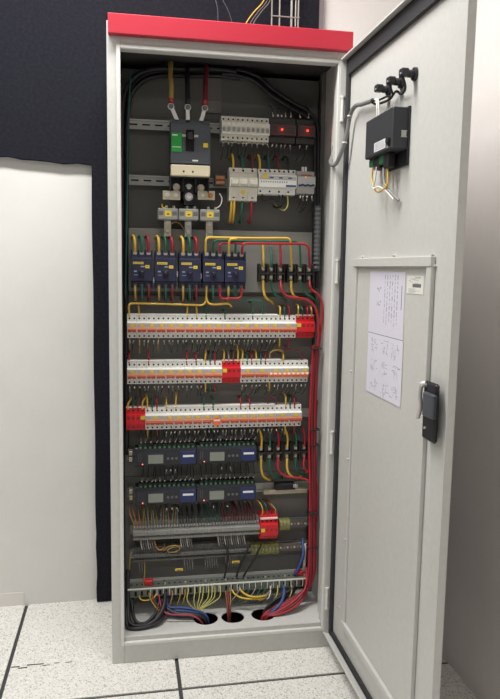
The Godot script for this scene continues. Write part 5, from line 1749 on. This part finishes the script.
	for q in [["w_old_yellow", "yellow", 0.0], ["w_brown", "brown", 0.010]]:
		wire("wire", "%s wire slanting from bar's left end down to the floor plate" % q[1], q[0], 0.0028, [Vector3(0.128 + q[2], 0.200, -0.175), Vector3(0.132 + q[2], 0.178, -0.125), Vector3(0.150 + q[2], 0.152, -0.105), Vector3(0.172 + q[2], 0.128, -0.095), Vector3(0.186 + q[2], 0.104, -0.098)], "slanting wires at the left")
	wire("wire", "yellow wire curling under the bar left of the blue cables", "w_yellow", 0.0024, [Vector3(0.090, 0.190, -0.170), Vector3(0.096, 0.172, -0.130), Vector3(0.120, 0.166, -0.125), Vector3(0.150, 0.176, -0.128), Vector3(0.16, 0.19, -0.17)])
	for i in 3:
		var x: float = [0.214, 0.243, 0.262][i]
		wire("wire", "yellow wire dropping from perforated bar towards the blue cables, %s from left" % ORD[i], "w_old_yellow", 0.0022, [Vector3(x, 0.206, -0.160), Vector3(x + 0.002, 0.180, -0.128), Vector3(x - 0.004, 0.158, -0.120), Vector3(x - 0.010, 0.140, -0.122)], "short yellow wires under the bar", 6)
	# middle: brown cable into the middle hole
	for i in 2:
		wire("cable", "%s cable dropping straight into the middle floor hole" % ["brown", "dark red"][i], ["w_brown", "w_dark_red"][i], 0.0042, [Vector3(0.418 + i * 0.008, 0.196, -0.235), Vector3(0.420 + i * 0.008, 0.178, -0.155), Vector3(0.421 + i * 0.008, 0.150, -0.118), Vector3(0.422 + i * 0.008, 0.120, -0.090), Vector3(0.425 + i * 0.006, 0.070, -0.085)], "cables into the middle hole")
	wire("wire", "yellow wire dropping beside brown cable into the middle floor hole", "w_old_yellow", 0.0022, [Vector3(0.433, 0.206, -0.160), Vector3(0.436, 0.176, -0.130), Vector3(0.435, 0.145, -0.110), Vector3(0.430, 0.115, -0.095), Vector3(0.43, 0.075, -0.09)])
	# right: yellow, teal, blue and red cables into the right hole
	wire("wire", "bright yellow wire sweeping right under the bar, upper one", "w_yellow", 0.0040, [Vector3(0.466, 0.200, -0.170), Vector3(0.478, 0.178, -0.130), Vector3(0.500, 0.164, -0.116), Vector3(0.530, 0.158, -0.110), Vector3(0.575, 0.152, -0.130), Vector3(0.60, 0.15, -0.18)])
	wire("wire", "bright yellow wire sweeping right under the bar, lower one", "w_yellow", 0.0036, [Vector3(0.440, 0.195, -0.170), Vector3(0.450, 0.170, -0.130), Vector3(0.480, 0.154, -0.118), Vector3(0.520, 0.150, -0.112), Vector3(0.568, 0.142, -0.125), Vector3(0.59, 0.14, -0.18)])
	for i in 7:
		var x := 0.452 + i * 0.021
		wire("wire", "thin teal wire slanting under the bar between the floor holes, %s from left" % ORD[i], "w_teal" if i % 3 else "w_grey", 0.0022, [Vector3(x + 0.024, 0.206, -0.160), Vector3(x + 0.020, 0.184, -0.132), Vector3(x + 0.004, 0.160, -0.124), Vector3(x - 0.014, 0.136, -0.128), Vector3(x - 0.02, 0.118, -0.150)], "teal wires under the bar", 6)
	for i in 4:
		var x := 0.585 + i * 0.028
		wire("wire", "%s wire end poking out under the bar's right half, %s from left" % [["white", "green-yellow"][i % 2], ORD[i]], ["w_white", "w_green_yellow"][i % 2], 0.0026, [Vector3(x + 0.012, 0.196, -0.165), Vector3(x + 0.008, 0.172, -0.125), Vector3(x, 0.150, -0.115), Vector3(x - 0.006, 0.138, -0.125)], "wire ends under the bar", 6)
	for i in 3:
		wire("cable", "black cable crossing under the bar towards the right hole, %s" % ["upper", "middle", "lower"][i], "w_black", 0.0048, [Vector3(0.715, 0.215 - i * 0.012, -0.190), Vector3(0.690, 0.180 - i * 0.010, -0.135), Vector3(0.645, 0.156 - i * 0.012, -0.118), Vector3(0.600, 0.136 - i * 0.011, -0.108), Vector3(0.566, 0.108, -0.098), Vector3(0.553, 0.070, -0.094)], "black cables into the right hole")
	wire("cable", "blue cable dropping from the bar into the right floor hole", "w_blue", 0.0065, [Vector3(0.645, 0.196, -0.240), Vector3(0.647, 0.186, -0.160), Vector3(0.645, 0.165, -0.116), Vector3(0.628, 0.138, -0.092), Vector3(0.596, 0.115, -0.076), Vector3(0.574, 0.092, -0.076), Vector3(0.568, 0.06, -0.08)], "", 10)
	for i in 3:
		wire("cable", "red cable curving across floor plate into the right hole, %s" % ["upper", "middle", "lower"][i], ["w_red", "w_dark_red", "w_red"][i], 0.0042, [Vector3(0.742, 0.240 - i * 0.006, -0.160), Vector3(0.728, 0.182 - i * 0.010, -0.112), Vector3(0.690, 0.150 - i * 0.010, -0.092 + i * 0.006), Vector3(0.640, 0.126 - i * 0.006, -0.076 + i * 0.006), Vector3(0.600, 0.112 - i * 0.003, -0.068 + i * 0.004), Vector3(0.572, 0.098, -0.068), Vector3(0.560, 0.060, -0.074)], "red cables into the right hole")

# ------------------------------------------------------------------ above the cabinet
func build_above() -> void:
	var t := thing("cable_ladder", "zinc wire cable ladder rising behind the red top band", "cable ladder", Vector3(0.614, 2.20, -0.425))
	var s := ST()
	for x in [0.0, 0.031, 0.080, 0.106]:
		s = ST()
		cyl(s, Vector3(x, 0.0, 0.0), Vector3(x, 0.65, 0.0), 0.0032, 0.0032, 8)
		part("rail", s, "zinc_light", t)
	for k in 7:
		s = ST()
		cyl(s, Vector3(-0.002, 0.085 + k * 0.10, 0.004), Vector3(0.110, 0.085 + k * 0.10, 0.004), 0.0026, 0.0026, 8)
		part("rung", s, "zinc_light", t)
	for x in [0.084, 0.102]:
		s = ST()
		cyl(s, Vector3(x, 0.0, -0.03), Vector3(x, 0.65, -0.03), 0.003, 0.003, 8)
		part("rear_rail", s, "zinc", t)
	var up := [["w_yellow", "yellow", 0.577, 0.508, 0.0022], ["zinc_dark", "pale grey", 0.601, 0.536, 0.0016], ["zinc_dark", "grey", 0.590, 0.524, 0.0014], ["slate", "dim grey", 0.414, 0.454, 0.0013], ["slate", "dark grey", 0.388, 0.400, 0.0013]]
	for q in up:
		wire("wire", "%s wire descending behind the red top band of the cabinet" % q[1], q[0], q[4], [Vector3(q[2] + (q[2] - q[3]) * 0.9, 2.72, -0.42), Vector3(q[2] + (q[2] - q[3]) * 0.35, 2.52, -0.41), Vector3(q[2], 2.432, -0.405), Vector3((q[2] + q[3]) / 2 - 0.004 * signf(q[2] - q[3]), 2.385, -0.40), Vector3(q[3], 2.340, -0.40), Vector3(q[3] - (q[2] - q[3]) * 0.8, 2.192, -0.40)], "wires behind the top band")
